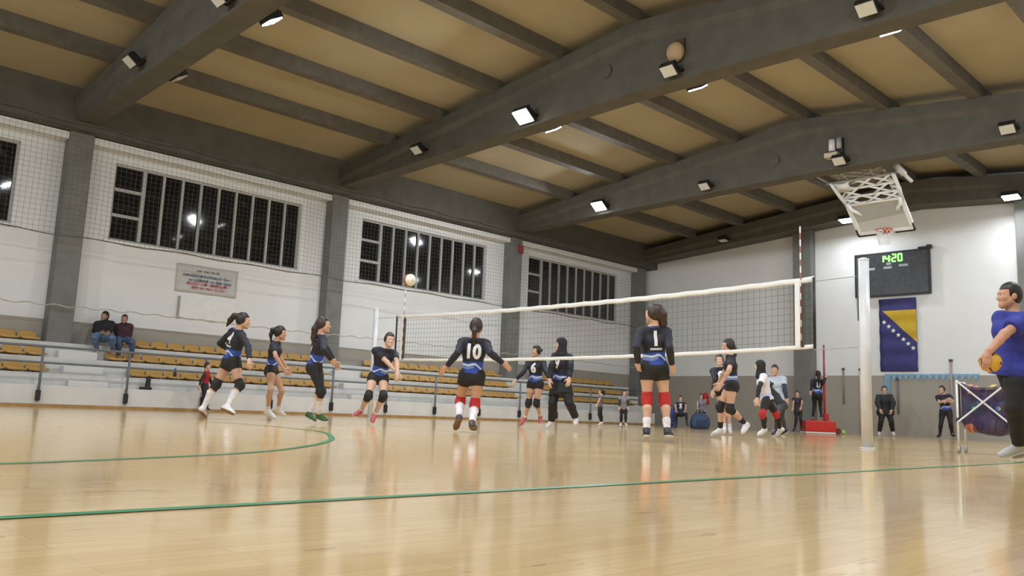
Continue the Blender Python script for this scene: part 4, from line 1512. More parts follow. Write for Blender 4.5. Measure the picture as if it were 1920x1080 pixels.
    top_o = tp.build(top or 'jersey', root, attr)
    if under is not None:                            # long undershirt sleeves beneath a short sleeved jersey
        up_ = Part()
        for i, a in enumerate('LR'):
            E_, Wr = g['E' + a], g['W' + a]
            up_.add(snet(union([off(arm_up[i], 0.008 * s), cut(off(arm_lo[i], 0.008 * s), E_ + (Wr - E_) * 0.93, Wr - E_)], 0.015 * s), h), under)
        up_.build('undershirt_sleeves', root)
    if number:
        cu = bpy.data.curves.new('number', 'FONT')
        cu.body = number
        cu.align_x = 'CENTER'
        cu.align_y = 'CENTER'
        cu.size = (0.25 if strip else 0.27) * s
        cu.offset = 0.012
        cu.resolution_u = 3
        to = bpy.data.objects.new('number_text', cu)
        COL.objects.link(to)
        dg_ = bpy.context.evaluated_depsgraph_get()
        me = bpy.data.meshes.new_from_object(to.evaluated_get(dg_))
        bpy.data.objects.remove(to)
        bm = bmesh.new()
        bm.from_mesh(me)
        bmesh.ops.triangulate(bm, faces=bm.faces)
        bmesh.ops.subdivide_edges(bm, edges=bm.edges, cuts=2, use_grid_fill=True)
        if strip:                                    # small white name line under the number
            xs_ = -0.085
            while xs_ < 0.085:
                ww = 0.012
                for z0 in (0.0,):
                    q = [bm.verts.new((xs_ * s, (-0.138) * s, 0)), bm.verts.new(((xs_ + ww) * s, -0.138 * s, 0)), bm.verts.new(((xs_ + ww) * s, -0.112 * s, 0)), bm.verts.new((xs_ * s, -0.112 * s, 0))]
                    bm.faces.new(q)
                xs_ += 0.0165
        Xd, Yd, Nd = (-latL, spn, -fwd) if num_side < 0 else (latL, spn, fwd)
        org = C_ + spn * (0.025 if strip else -0.01) * s
        pts = np.array([org + Xd * v.co.x * 0.86 + Yd * v.co.y + Nd * 0.30 for v in bm.verts], dtype=np.float32)
        for _ in range(26):
            d = torso_cl(pts)
            pts = pts - _v(Nd) * np.clip(d - 0.006, -0.05, 0.05)[:, None] * 0.9
        for v, p in zip(bm.verts, pts):
            v.co = p
        bm.to_mesh(me)
        bm.free()
        me.materials.clear()
        me.materials.append(mat('white_print', (0.78, 0.78, 0.80), 0.6, var=0.0))
        no = bpy.data.objects.new('number', me)
        COL.objects.link(no)
        no.parent = top_o

    # bottoms
    lp = Part()
    seatf = cut(off(torso, 0.011 * s), P + spn * 0.10 * s, spn)
    pcs = [seatf]
    ease = {'shorts': 0.016, 'leggings': 0.007, 'capri': 0.007, 'pants': 0.024, 'jeans': 0.016}[legs]
    for i, a in enumerate('LR'):
        Hp, K_, A_ = g['H' + a], g['K' + a], g['A' + a]
        if legs == 'shorts':
            pcs.append(cut(off(thighs[i], ease * s), Hp + (K_ - Hp) * leg_frac, K_ - Hp))
        elif legs == 'capri':
            pcs.append(cut(off(thighs[i], ease * s), Hp + (K_ - Hp) * 0.82, K_ - Hp))
        else:
            pcs.append(off(thighs[i], ease * s))
            low = off(shins[i], ease * s)
            if legs == 'pants':
                low = union([low, rc(K_, A_, 0.065 * s, 0.066 * s)], 0.02 * s)
            pcs.append(cut(low, K_ + (A_ - K_) * 0.95, A_ - K_))
    lf = union(pcs, 0.03 * s)
    lp.add(snet(lf, h), legs_m or M_SHORTS)
    lp.build({'shorts': 'shorts', 'leggings': 'leggings', 'capri': 'leggings', 'pants': 'trousers', 'jeans': 'jeans'}[legs], root)
    if tunic:
        km = (g['KL'] + g['KR']) / 2
        tf = union([rc(P + lh * q * 0.05 * s, P + (g['K' + a] - P) * 0.62, 0.125 * s, 0.135 * s) for q, a in ((1, 'L'), (-1, 'R'))] + [rc(P, P + (km - P) * 0.60, 0.13 * s, 0.15 * s)], 0.06 * s)
        tf = cut(cut(tf, P + (km - P) * 0.66, km - P), P + spn * 0.03 * s, spn)
        Part().add(snet(tf, h), M_SHORTS).build('tunic_skirt', root)
    # pads, socks, shoes
    for i, a in enumerate('LR'):
        Hp, K_, A_, T_ = g['H' + a], g['K' + a], g['A' + a], g['T' + a]
        if pads:
            pf = union([rc(K_ + unit(Hp - K_) * 0.085 * s, K_, 0.070 * s * w, 0.069 * s * w), rc(K_, K_ + unit(A_ - K_) * 0.085 * s, 0.069 * s * w, 0.064 * s * w), ell(K_ + bf * 0.012 * s, np.eye(3), np.array((0.075, 0.075, 0.08)) * s)], 0.02 * s)
            pf = cut(cut(pf, K_ + unit(Hp - K_) * 0.10 * s, Hp - K_), K_ + unit(A_ - K_) * 0.10 * s, A_ - K_)
            Part().add(snet(pf, h), pads).build('knee_pad', root)
        if socks:
            sf = cut(off(shins[i], 0.008 * s), A_ + (K_ - A_) * sock_h, K_ - A_)
            Part().add(snet(sf, h), socks).build('sock', root)
        fd = unit(T_ - A_)
        flat = abs(T_[2] - A_[2] + 0.045 * s) < 0.05 * s
        shin_u = unit(K_ - A_)
        upn = np.array([0, 0, 1.0])
        ft = T_ - A_
        # foot axis along the sole: ankle sits 0.075 over the heel
        sd = unit(ft - unit(shin_u) * 0 + 0 * ft)
        side = unit(np.cross(ft, shin_u if np.linalg.norm(np.cross(ft, shin_u)) > 0.02 else upn))
        # sole direction = ankle->toe rotated so that the toe lies 0.05 below the ankle line
        ang = math.asin(min(0.9, 0.050 * s / (np.linalg.norm(ft) + 1e-6)))
        nrm_ = unit(np.cross(side, ft))
        if nrm_ @ shin_u < 0:
            nrm_ = -nrm_
        sole_d = unit(unit(ft) * math.cos(ang) + nrm_ * math.sin(ang))
        nrm2 = unit(np.cross(np.cross(sole_d, nrm_), sole_d))
        if nrm2 @ shin_u < 0:
            nrm2 = -nrm2
        heel = A_ - sole_d * 0.030 * s - nrm2 * 0.040 * s
        ballp = A_ + sole_d * 0.125 * s - nrm2 * 0.046 * s
        toe = A_ + sole_d * 0.185 * s - nrm2 * 0.050 * s
        sp = A_ - nrm2 * 0.078 * s                      # bottom of the sole
        up_f = union([rc(heel, ballp, 0.037 * s, 0.041 * s), rc(ballp, toe, 0.041 * s, 0.032 * s), rc(A_ + shin_u * 0.015 * s, heel + nrm2 * 0.01 * s, 0.045 * s, 0.040 * s), rc(A_, ballp, 0.043 * s, 0.036 * s)], 0.02 * s)
        up_f = cut(up_f, sp + nrm2 * 0.012 * s, -nrm2)
        so = Part().add(snet(up_f, min(h, 0.012)), shoe or M_SHOEW).build('shoe', root)
        sl_f = union([rc(heel - nrm2 * 0.012 * s, ballp - nrm2 * 0.006 * s, 0.041 * s, 0.046 * s), rc(ballp - nrm2 * 0.006 * s, toe - nrm2 * 0.004 * s, 0.046 * s, 0.036 * s)], 0.02 * s)
        sl_f = cut(cut(sl_f, sp + nrm2 * 0.020 * s, nrm2), sp, -nrm2)
        Part().add(snet(sl_f, min(h, 0.010)), sole or M_SOLEW).build('sole', so)
    return root, g, base


PO = {
'four':dict(Ht=1.70,b=(-12.70,5.94,0.00),hf=(0.49,0.87),bf=(-0.01,1.00),P=(-0.055,0.238,0.92),N=(0.048,0.241,1.399),H=(0.119,0.277,1.583),SL=(-0.133,0.24,1.394),SR=(0.21,0.243,1.321),HL=(-0.145,0.237,0.92),HR=(0.036,0.239,0.92),EL=(-0.343,0.149,1.211),WL=(-0.459,0.36,1.127),KL=(-0.219,0.086,0.543),AL=(-0.281,-0.062,0.162),TL=(-0.412,0.042,0.051),ER=(0.445,0.246,1.147),WR=(0.582,0.213,0.934),KR=(0.196,0.284,0.542),AR=(0.281,0.063,0.204),TR=(0.456,0.099,0.112)),
'short':dict(Ht=1.60,b=(-13.11,7.16,0.00),hf=(0.57,0.82),bf=(0.64,0.77),P=(0.066,-0.112,0.846),N=(0.146,-0.126,1.299),H=(0.21,-0.098,1.475),SL=(0.015,-0.02,1.285),SR=(0.264,-0.23,1.235),HL=(0.001,-0.059,0.846),HR=(0.132,-0.166,0.846),EL=(-0.128,0.114,1.092),WL=(-0.066,0.239,0.897),KL=(0.083,0.098,0.499),AL=(-0.147,0.173,0.195),TL=(-0.169,0.328,0.089),ER=(0.464,-0.28,1.052),WR=(0.527,-0.152,0.859),KR=(0.315,-0.237,0.51),AR=(0.146,-0.173,0.165),TR=(0.27,-0.093,0.048)),
'leg':dict(Ht=1.66,b=(-11.48,6.98,0.00),hf=(0.49,0.87),bf=(0.25,0.97),P=(0.096,-0.109,0.863),N=(0.192,-0.111,1.331),H=(0.231,-0.111,1.523),SL=(0.021,-0.067,1.323),SR=(0.345,-0.154,1.257),HL=(0.011,-0.087,0.863),HR=(0.182,-0.131,0.863),EL=(-0.052,0.166,1.176),WL=(-0.02,0.31,0.975),KL=(-0.063,0.112,0.52),AL=(-0.17,0.018,0.142),TL=(0.003,0.016,0.05),ER=(0.558,-0.265,1.103),WR=(0.486,-0.069,0.966),KR=(0.334,-0.121,0.489),AR=(0.17,-0.018,0.136),TR=(0.35,0.008,0.062)),
'receive':dict(Ht=1.62,b=(-11.57,8.03,0.00),hf=(0.97,-0.25),bf=(0.97,-0.25),P=(0.102,0.095,0.777),N=(0.239,0.101,1.223),H=(0.3,0.126,1.403),SL=(0.264,0.263,1.17),SR=(0.189,-0.061,1.198),HL=(0.123,0.178,0.777),HR=(0.08,0.011,0.777),EL=(0.483,0.173,1.023),WL=(0.619,0.096,0.837),KL=(0.328,0.052,0.465),AL=(0.082,0.082,0.159),TL=(0.186,-0.035,0.049),ER=(0.35,0.078,1.019),WR=(0.519,0.148,0.858),KR=(0.222,-0.165,0.455),AR=(-0.082,-0.082,0.219),TR=(-0.014,-0.247,0.148)),
'ten':dict(Ht=1.68,b=(-8.58,7.54,0.00),hf=(-0.61,0.79),bf=(-0.66,0.75),P=(-0.144,0.206,0.779),N=(-0.082,0.168,1.258),H=(-0.05,0.16,1.453),SL=(-0.216,0.056,1.224),SR=(0.041,0.287,1.209),HL=(-0.21,0.147,0.779),HR=(-0.077,0.265,0.779),EL=(-0.073,-0.136,1.062),WL=(-0.23,-0.19,0.872),KL=(-0.382,0.221,0.416),AL=(-0.127,-0.005,0.191),TL=(-0.256,0.049,0.05),ER=(0.262,0.154,1.077),WR=(0.311,0.364,0.947),KR=(-0.1,0.243,0.372),AR=(0.127,0.006,0.129),TR=(0.019,0.155,0.056)),
'spread':dict(Ht=1.63,b=(-12.05,12.40,0.00),hf=(-0.16,-0.99),bf=(0.35,-0.94),P=(0.217,-0.172,0.882),N=(0.26,-0.227,1.346),H=(0.282,-0.245,1.537),SL=(0.413,-0.162,1.299),SR=(0.099,-0.282,1.313),HL=(0.298,-0.142,0.882),HR=(0.136,-0.203,0.882),EL=(0.596,-0.304,1.141),WL=(0.772,-0.361,0.981),KL=(0.266,-0.17,0.488),AL=(0.122,0.1,0.236),TL=(0.218,-0.009,0.109),ER=(0.174,-0.462,1.112),WR=(0.084,-0.604,0.934),KR=(0.103,-0.232,0.488),AR=(-0.122,-0.099,0.191),TR=(-0.122,-0.229,0.049)),
'hijab':dict(Ht=1.79,b=(-10.99,12.17,0.00),hf=(-0.49,-0.87),bf=(0.01,-1.00),P=(0.058,-0.165,0.914),N=(0.115,-0.215,1.424),H=(0.12,-0.254,1.632),SL=(0.293,-0.206,1.36),SR=(-0.073,-0.214,1.4),HL=(0.153,-0.164,0.914),HR=(-0.037,-0.166,0.914),EL=(0.49,-0.386,1.205),WL=(0.547,-0.485,0.962),KL=(0.317,-0.207,0.514),AL=(0.204,0.117,0.246),TL=(0.314,-0.019,0.128),ER=(0.036,-0.426,1.205),WR=(0.045,-0.468,0.94),KR=(-0.019,-0.303,0.502),AR=(-0.204,-0.117,0.155),TR=(-0.146,-0.294,0.054)),
'one':dict(Ht=1.70,b=(-6.33,8.76,0.00),hf=(-1.00,0.08),bf=(-0.78,0.62),P=(-0.118,0.08,0.939),N=(-0.084,0.012,1.423),H=(-0.065,-0.011,1.622),SL=(-0.197,-0.118,1.37),SR=(0.023,0.154,1.393),HL=(-0.174,0.009,0.939),HR=(-0.062,0.151,0.939),EL=(-0.107,-0.31,1.168),WL=(-0.186,-0.168,0.972),KL=(-0.173,0.017,0.526),AL=(-0.094,-0.089,0.135),TL=(-0.207,0.054,0.051),ER=(0.165,0.011,1.181),WR=(0.123,0.134,0.961),KR=(-0.021,0.186,0.53),AR=(0.094,0.088,0.146),TR=(0.028,0.265,0.078)),
'walk':dict(Ht=1.68,b=(-7.74,12.90,0.00),hf=(-0.81,-0.58),bf=(-0.81,-0.58),P=(0.064,-0.166,0.902),N=(0.096,-0.235,1.38),H=(0.088,-0.284,1.572),SL=(0.193,-0.368,1.312),SR=(-0.007,-0.09,1.365),HL=(0.116,-0.239,0.902),HR=(0.013,-0.094,0.902),EL=(0.272,-0.578,1.129),WL=(0.164,-0.634,0.909),KL=(0.094,-0.247,0.495),AL=(0.203,0.066,0.255),TL=(0.221,-0.069,0.111),ER=(-0.171,0.031,1.161),WR=(-0.276,-0.024,0.939),KR=(-0.136,-0.18,0.532),AR=(-0.203,-0.065,0.146),TR=(-0.271,-0.225,0.05)),
'behind':dict(Ht=1.62,b=(-9.54,15.67,0.00),hf=(0.43,-0.90),bf=(0.51,-0.86),P=(-0.03,-0.12,0.92),N=(-0.033,-0.219,1.376),H=(-0.03,-0.256,1.564),SL=(0.112,-0.129,1.355),SR=(-0.177,-0.292,1.318),HL=(0.043,-0.077,0.92),HR=(-0.104,-0.164,0.92),EL=(0.19,-0.295,1.145),WL=(0.244,-0.342,0.913),KL=(0.069,-0.056,0.528),AL=(0.016,0.078,0.162),TL=(0.116,-0.045,0.054),ER=(-0.024,-0.439,1.137),WR=(-0.064,-0.454,0.898),KR=(-0.023,-0.109,0.539),AR=(-0.016,-0.077,0.147),TR=(0.041,-0.231,0.049)),
'libero':dict(Ht=1.64,b=(-8.55,15.75,0.00),hf=(-0.81,-0.58),bf=(-0.81,-0.58),P=(0.008,-0.259,0.767),N=(-0.044,-0.317,1.233),H=(-0.055,-0.368,1.419),SL=(0.06,-0.449,1.186),SR=(-0.138,-0.175,1.198),HL=(0.059,-0.329,0.767),HR=(-0.042,-0.188,0.767),EL=(0.072,-0.643,0.983),WL=(0.069,-0.723,0.75),KL=(0.1,-0.573,0.454),AL=(0.003,-0.318,0.164),TL=(-0.053,-0.468,0.055),ER=(-0.176,0.012,0.991),WR=(-0.234,-0.013,0.753),KR=(0.056,0.059,0.47),AR=(-0.003,0.318,0.173),TR=(-0.129,0.397,0.049)),
'bent':dict(Ht=1.40,b=(-9.14,17.20,0.00),hf=(-0.96,-0.27),bf=(-0.96,-0.27),P=(0.105,-0.181,0.69),N=(-0.153,-0.075,0.981),H=(-0.209,-0.16,1.111),SL=(-0.131,-0.219,1.005),SR=(-0.13,0.052,0.907),HL=(0.125,-0.253,0.69),HR=(0.085,-0.11,0.69),EL=(-0.064,-0.356,0.818),WL=(-0.111,-0.501,0.674),KL=(0.143,-0.443,0.408),AL=(0.036,-0.27,0.136),TL=(0.007,-0.403,0.042),ER=(-0.261,0.218,0.793),WR=(-0.41,0.252,0.649),KR=(-0.007,0.073,0.418),AR=(-0.037,0.27,0.142),TR=(-0.162,0.336,0.056)),
'coach':dict(Ht=1.78,b=(-10.47,19.65,0.00),hf=(0.18,-0.98),bf=(0.18,-0.98),P=(0.012,-0.064,0.905),N=(-0.021,-0.113,1.414),H=(-0.031,-0.167,1.617),SL=(0.162,-0.076,1.385),SR=(-0.198,-0.141,1.356),HL=(0.104,-0.047,0.905),HR=(-0.081,-0.081,0.905),EL=(0.259,-0.23,1.138),WL=(0.301,-0.201,0.876),KL=(0.171,-0.207,0.509),AL=(0.094,0.013,0.144),TL=(0.171,-0.161,0.053),ER=(-0.083,-0.315,1.131),WR=(-0.098,-0.316,0.865),KR=(0.005,-0.217,0.504),AR=(-0.094,-0.012,0.136),TR=(-0.063,-0.204,0.055)),
'child':dict(Ht=1.32,b=(-12.91,25.72,0.00),hf=(0.43,-0.90),bf=(0.43,-0.90),P=(-0.028,0.049,0.724),N=(-0.009,-0.011,1.099),H=(0.002,-0.033,1.253),SL=(0.113,0.052,1.069),SR=(-0.133,-0.064,1.063),HL=(0.035,0.079,0.724),HR=(-0.091,0.019,0.724),EL=(0.215,-0.142,1.011),WL=(0.184,-0.153,0.816),KL=(0.12,-0.072,0.454),AL=(0.082,0.07,0.168),TL=(0.134,-0.037,0.068),ER=(-0.021,-0.246,0.986),WR=(-0.052,-0.258,0.791),KR=(-0.001,-0.119,0.449),AR=(-0.083,-0.07,0.142),TR=(-0.079,-0.187,0.04)),
'stand':dict(Ht=1.62,b=(-12.58,26.02,0.44),hf=(-0.58,0.81),bf=(-0.61,0.79),P=(0,0.019,0.837),N=(0.055,-0.023,1.298),H=(0.073,-0.044,1.488),SL=(-0.081,-0.122,1.265),SR=(0.182,0.083,1.252),HL=(-0.068,-0.034,0.837),HR=(0.069,0.071,0.837),EL=(0.011,-0.362,1.16),WL=(-0.022,-0.369,0.919),KL=(-0.14,0.113,0.479),AL=(-0.108,-0.073,0.134),TL=(-0.212,0.063,0.049),ER=(0.306,-0.162,1.205),WR=(0.302,0.003,1.384),KR=(-0.001,0.236,0.486),AR=(0.107,0.074,0.144),TR=(0.062,0.24,0.062)),
'jacket':dict(Ht=1.70,b=(-11.16,27.93,0.00),hf=(0.43,-0.90),bf=(0.58,-0.81),P=(0.004,-0.032,0.827),N=(0.02,-0.117,1.309),H=(0.033,-0.146,1.507),SL=(0.162,-0.01,1.28),SR=(-0.124,-0.21,1.254),HL=(0.078,0.021,0.827),HR=(-0.069,-0.084,0.827),EL=(0.317,-0.165,1.087),WL=(0.292,-0.245,0.846),KL=(0.233,-0.161,0.491),AL=(0.175,0.093,0.17),TL=(0.265,-0.056,0.071),ER=(-0.084,-0.432,1.069),WR=(0.024,-0.5,0.848),KR=(-0.032,-0.301,0.478),AR=(-0.176,-0.092,0.152),TR=(-0.112,-0.254,0.051)),
'folded':dict(Ht=1.70,b=(-9.39,28.08,0.00),hf=(-0.16,-0.99),bf=(0.43,-0.90),P=(0.044,-0.082,0.863),N=(0.029,-0.198,1.339),H=(0.012,-0.257,1.53),SL=(0.189,-0.117,1.319),SR=(-0.128,-0.259,1.276),HL=(0.125,-0.043,0.863),HR=(-0.038,-0.121,0.863),EL=(0.326,-0.303,1.139),WL=(0.22,-0.534,1.145),KL=(0.209,-0.2,0.49),AL=(0.16,0.053,0.168),TL=(0.28,-0.088,0.091),ER=(-0.004,-0.466,1.111),WR=(0.224,-0.544,1.193),KR=(-0.044,-0.275,0.48),AR=(-0.161,-0.052,0.152),TR=(-0.184,-0.224,0.051)),
'faro':dict(Ht=1.10,b=(-15.61,18.92,0.00),hf=(-0.70,-0.71),bf=(-0.70,-0.71),P=(0.057,-0.156,0.535),N=(0.091,-0.188,0.848),H=(0.119,-0.186,0.975),SL=(0.168,-0.264,0.804),SR=(0.008,-0.107,0.838),HL=(0.099,-0.197,0.535),HR=(0.015,-0.116,0.535),EL=(0.251,-0.421,0.74),WL=(0.267,-0.53,0.617),KL=(0.176,-0.339,0.322),AL=(0.128,-0.178,0.114),TL=(0.118,-0.282,0.037),ER=(-0.06,0.048,0.753),WR=(-0.164,0.082,0.629),KR=(-0.054,0.034,0.325),AR=(-0.127,0.179,0.112),TR=(-0.14,0.076,0.033)),
'fart':dict(Ht=1.12,b=(-14.95,19.08,0.00),hf=(0.71,-0.70),bf=(0.71,-0.70),P=(-0.01,0.012,0.515),N=(0.024,-0.02,0.834),H=(0.043,-0.029,0.964),SL=(0.102,0.065,0.806),SR=(-0.06,-0.1,0.806),HL=(0.031,0.055,0.515),HR=(-0.052,-0.03,0.515),EL=(0.205,-0.076,0.726),WL=(0.24,-0.092,0.562),KL=(0.154,-0.094,0.322),AL=(0.05,0.046,0.113),TL=(0.14,-0.018,0.041),ER=(0.045,-0.235,0.717),WR=(0.055,-0.266,0.552),KR=(0.066,-0.176,0.317),AR=(-0.049,-0.046,0.108),TR=(0.008,-0.14,0.034)),
'redtop':dict(Ht=1.22,b=(-15.81,24.37,0.00),hf=(0.65,-0.76),bf=(0.65,-0.76),P=(0.036,-0.029,0.587),N=(0.053,-0.086,0.933),H=(0.054,-0.115,1.074),SL=(0.147,-0,0.912),SR=(-0.045,-0.161,0.894),HL=(0.086,0.013,0.587),HR=(-0.013,-0.071,0.587),EL=(0.248,-0.167,0.834),WL=(0.349,-0.294,0.919),KL=(0.151,-0.139,0.341),AL=(0.054,0.045,0.131),TL=(0.131,-0.041,0.045),ER=(0.063,-0.327,0.824),WR=(0.092,-0.368,0.648),KR=(0.086,-0.198,0.338),AR=(-0.053,-0.045,0.125),TR=(-0.022,-0.154,0.037)),
'redvest':dict(Ht=1.15,b=(-19.52,8.88,0.00),hf=(0.64,0.77),bf=(0.57,0.82),P=(0.008,-0.048,0.636),N=(0.061,-0.062,0.962),H=(0.081,-0.071,1.096),SL=(-0.04,0.006,0.953),SR=(0.152,-0.128,0.915),HL=(-0.042,-0.013,0.636),HR=(0.058,-0.082,0.636),EL=(-0.123,0.115,0.811),WL=(-0.119,0.169,0.647),KL=(0.05,0.011,0.373),AL=(-0.054,0.07,0.121),TL=(-0.096,0.176,0.047),ER=(0.222,-0.249,0.776),WR=(0.207,-0.276,0.606),KR=(0.142,-0.096,0.37),AR=(0.054,-0.07,0.106),TR=(0.158,-0.018,0.035)),
'man':dict(Ht=1.84,b=(-2.58,10.04,0.00),hf=(-0.75,-0.66),bf=(-0.72,-0.69),P=(-0.045,-0.175,0.982),N=(-0.005,-0.245,1.506),H=(-0.002,-0.287,1.719),SL=(0.122,-0.374,1.433),SR=(-0.138,-0.104,1.489),HL=(0.022,-0.246,0.982),HR=(-0.112,-0.105,0.982),EL=(0.017,-0.627,1.274),WL=(-0.102,-0.766,1.067),KL=(0.002,-0.349,0.548),AL=(-0.028,-0.11,0.172),TL=(-0.205,-0.162,0.056),ER=(-0.22,0.165,1.344),WR=(-0.369,0.287,1.146),KR=(0.017,-0.127,0.555),AR=(0.028,0.109,0.175),TR=(-0.134,0.029,0.055)),
'seat1':dict(Ht=1.60,b=(-21.23,7.05,1.30),hf=(0.43,-0.90),bf=(0.87,-0.49),P=(-0.113,-0.039,0.411),N=(-0.412,0.064,0.746),H=(-0.384,0.052,0.933),SL=(-0.318,0.204,0.732),SR=(-0.454,-0.095,0.702),HL=(-0.071,0.035,0.411),HR=(-0.154,-0.113,0.411),EL=(-0.107,0.114,0.581),WL=(0.096,0.016,0.498),KL=(0.315,0.041,0.365),AL=(0.055,0.158,0.101),TL=(0.228,0.13,0.03),ER=(-0.25,-0.191,0.544),WR=(-0.029,-0.112,0.491),KR=(0.164,-0.33,0.362),AR=(-0.055,-0.158,0.091),TR=(0.113,-0.219,0.031)),
'seat2':dict(Ht=1.56,b=(-21.24,7.54,1.21),hf=(0.87,-0.49),bf=(0.87,-0.49),P=(-0.154,-0.059,0.459),N=(-0.409,0.02,0.82),H=(-0.37,0.022,1),SL=(-0.319,0.158,0.805),SR=(-0.455,-0.132,0.772),HL=(-0.113,0.013,0.459),HR=(-0.195,-0.131,0.459),EL=(-0.162,0.109,0.593),WL=(-0.038,-0.009,0.433),KL=(0.261,0.037,0.402),AL=(0.067,0.128,0.089),TL=(0.228,0.076,0.017),ER=(-0.252,-0.153,0.598),WR=(-0.093,-0.055,0.457),KR=(0.157,-0.249,0.38),AR=(-0.066,-0.128,0.098),TR=(0.096,-0.191,0.039)),
'seatfar':dict(Ht=1.25,b=(-15.71,23.02,0.00),hf=(0.58,-0.81),bf=(0.58,-0.81),P=(-0.166,0.237,0.455),N=(-0.165,0.229,0.815),H=(-0.153,0.209,0.961),SL=(-0.06,0.304,0.785),SR=(-0.269,0.154,0.782),HL=(-0.112,0.275,0.455),HR=(-0.22,0.198,0.455),EL=(0.089,0.158,0.734),WL=(0.069,0.145,0.548),KL=(0.134,0.097,0.461),AL=(0.164,0.114,0.159),TL=(0.25,0.051,0.058),ER=(-0.189,-0.035,0.721),WR=(-0.166,-0.018,0.536),KR=(-0.143,-0.096,0.447),AR=(-0.165,-0.114,0.145),TR=(-0.139,-0.212,0.038)),
}
for k_ in PO:
    PO[k_]['Hh'] = PO[k_].pop('Ht')
JM = jersey_mat('team_jersey')
JM2 = jersey_mat('team_jersey_plain_neck', yoke=False)
M_UNDER = cloth('black_undershirt', (0.011, 0.011, 0.013))
TM = 'volleyball players in black and blue jerseys'

person('four', 'running player with number 4 on her back and long white socks', PO['four'], hair='ponytail', hair_m=M_HAIRK,
       tail=([(0, -0.085, 0.06), (-0.02, -0.15, 0.05), (-0.05, -0.20, -0.03), (-0.08, -0.235, -0.13)], [0.040, 0.046, 0.042, 0.014]),
       top_m=JM, sleeve='long', pads=M_PADB, socks=M_SOCKW, sock_h=0.70, shoe=M_SHOEW, sole=M_SOLEBR, number='4', strip=True, group=TM)
person('short', 'slim short sleeved player in profile with a high ponytail and no knee pads', PO['short'], skin_c=SK2, hair='ponytail', hair_m=M_HAIRK, top_m=JM2, sleeve='short',
       leg_frac=0.25, socks=M_SOCKW, sock_h=0.22, shoe=M_SHOEW, build=0.9, group=TM)
person('leg', 'player with long hair down her back, black leggings and green black shoes', PO['leg'], hair='long', hair_m=M_HAIRB, top_m=JM, sleeve='long', legs='capri', pads=M_PADB,
       socks=M_SOCKW, sock_h=0.66, shoe=M_SHOEG, sole=M_SOLEW, number='7', build=0.92, group=TM)
person('receive', 'crouching player with joined bare forearms in front of the far net post', PO['receive'], skin_c=SK3, hair='bun', hair_m=M_HAIRB, top_m=JM2, sleeve='short', pads=M_PADB, leg_frac=0.28,
       socks=M_SOCKW, sock_h=0.18, shoe=M_SHOEP, sole=M_SOLEW, build=0.95, group=TM)
person('ten', 'player with white number 10 on her back, arms held out, red knee pads', PO['ten'], skin_c=(0.52, 0.28, 0.17), hair='low', hair_m=M_HAIRB, top_m=JM, sleeve='long', pads=M_PADR, leg_frac=0.34,
       socks=M_SOCKW, sock_h=0.68, shoe=M_SHOEN, sole=M_SOLEBR, number='10', curl=0.25, group=TM)
person('spread', 'player beyond the net facing the camera with arms spread and pink shoes', PO['spread'], hair='bun', hair_m=M_HAIRK, top_m=JM2, sleeve='long', pads=M_PADB, leg_frac=0.25,
       socks=M_SOCKW, sock_h=0.2, shoe=M_SHOEP, sole=M_SOLEW, number='6', num_side=1, build=0.95, group=TM)
person('hijab', 'tall player in a black headscarf and long black tunic behind the net', PO['hijab'], skin_c=SK3, hair='hijab', hair_m=M_HIJAB, top_m=JM2, sleeve='long', legs='pants', tunic=True,
       shoe=M_SHOEW, number='9', num_side=1, loose=0.008, hem=-0.02, group=TM)
person('one', 'player with number 1 on her back, long hair and red knee pads', PO['one'], skin_c=(0.56, 0.34, 0.23), hair='long', hair_m=M_HAIRB,
       tail=([(0.03, -0.07, 0.07), (0.055, -0.10, 0.0), (0.085, -0.095, -0.11), (0.085, -0.08, -0.20)], [0.060, 0.064, 0.052, 0.018]),
       top_m=JM, sleeve='long', pads=M_PADR, leg_frac=0.40, socks=M_SOCKW, sock_h=0.40, shoe=M_SHOEB, sole=M_SOLEW, number='1', strip=True, group=TM)
person('walk', 'player striding left with black socks, black knee pads and bare arms under the net', PO['walk'], hair='low', hair_m=M_HAIRK, top_m=JM2, sleeve='short', pads=M_PADB, leg_frac=0.26,
       socks=M_SOCKB, sock_h=0.36, shoe=M_SHOEW, build=1.0, group=TM)
person('behind', 'player in long black sleeves half hidden behind the striding player', PO['behind'], skin_c=SK3, hair='bun', hair_m=M_HAIRB, top_m=JM2, sleeve='long', leg_frac=0.3,
       socks=M_SOCKW, sock_h=0.25, shoe=M_SHOEW, number='8', num_side=1, build=0.92, group=TM)
M_WJ = jersey_mat('white_libero_jersey', base=(0.66, 0.64, 0.68), band=(0.62, 0.60, 0.68), line=(0.5, 0.48, 0.62), yoke=False)
person('libero', 'player in a white jersey and black headscarf with red knee pads', PO['libero'], hem=-0.03, skin_c=SK3, hair='hijab', hair_m=M_HIJAB, top_m=M_WJ, sleeve='short', under=M_UNDER, legs='leggings',
       pads=M_PADR, shoe=M_SHOEW, loose=0.008)
person('bent', 'small child in a black shirt bending over behind the player in white', PO['bent'], hair='bun', hair_m=M_HAIRK, hem=-0.07, top='shirt', top_m=cloth('black_tee', (0.012, 0.012, 0.014)), sleeve='short', legs='leggings',
       legs_m=cloth('dark_grey_leggings', (0.05, 0.055, 0.065)), shoe=mat('navy_trainer', (0.02, 0.025, 0.06), 0.5))
person('coach', 'man in a pale blue shirt with cropped hair standing behind the player in white', PO['coach'], skin_c=SK2, hair='short', hair_m=M_HAIRB, hem=-0.07, top='shirt', top_m=cloth('pale_blue_shirt', (0.42, 0.48, 0.56)),
       sleeve='short', under=cloth('navy_sleeves', (0.025, 0.03, 0.06)), legs='pants', legs_m=cloth('grey_trousers', (0.20, 0.22, 0.24)), shoe=M_SHOEY, build=1.12)
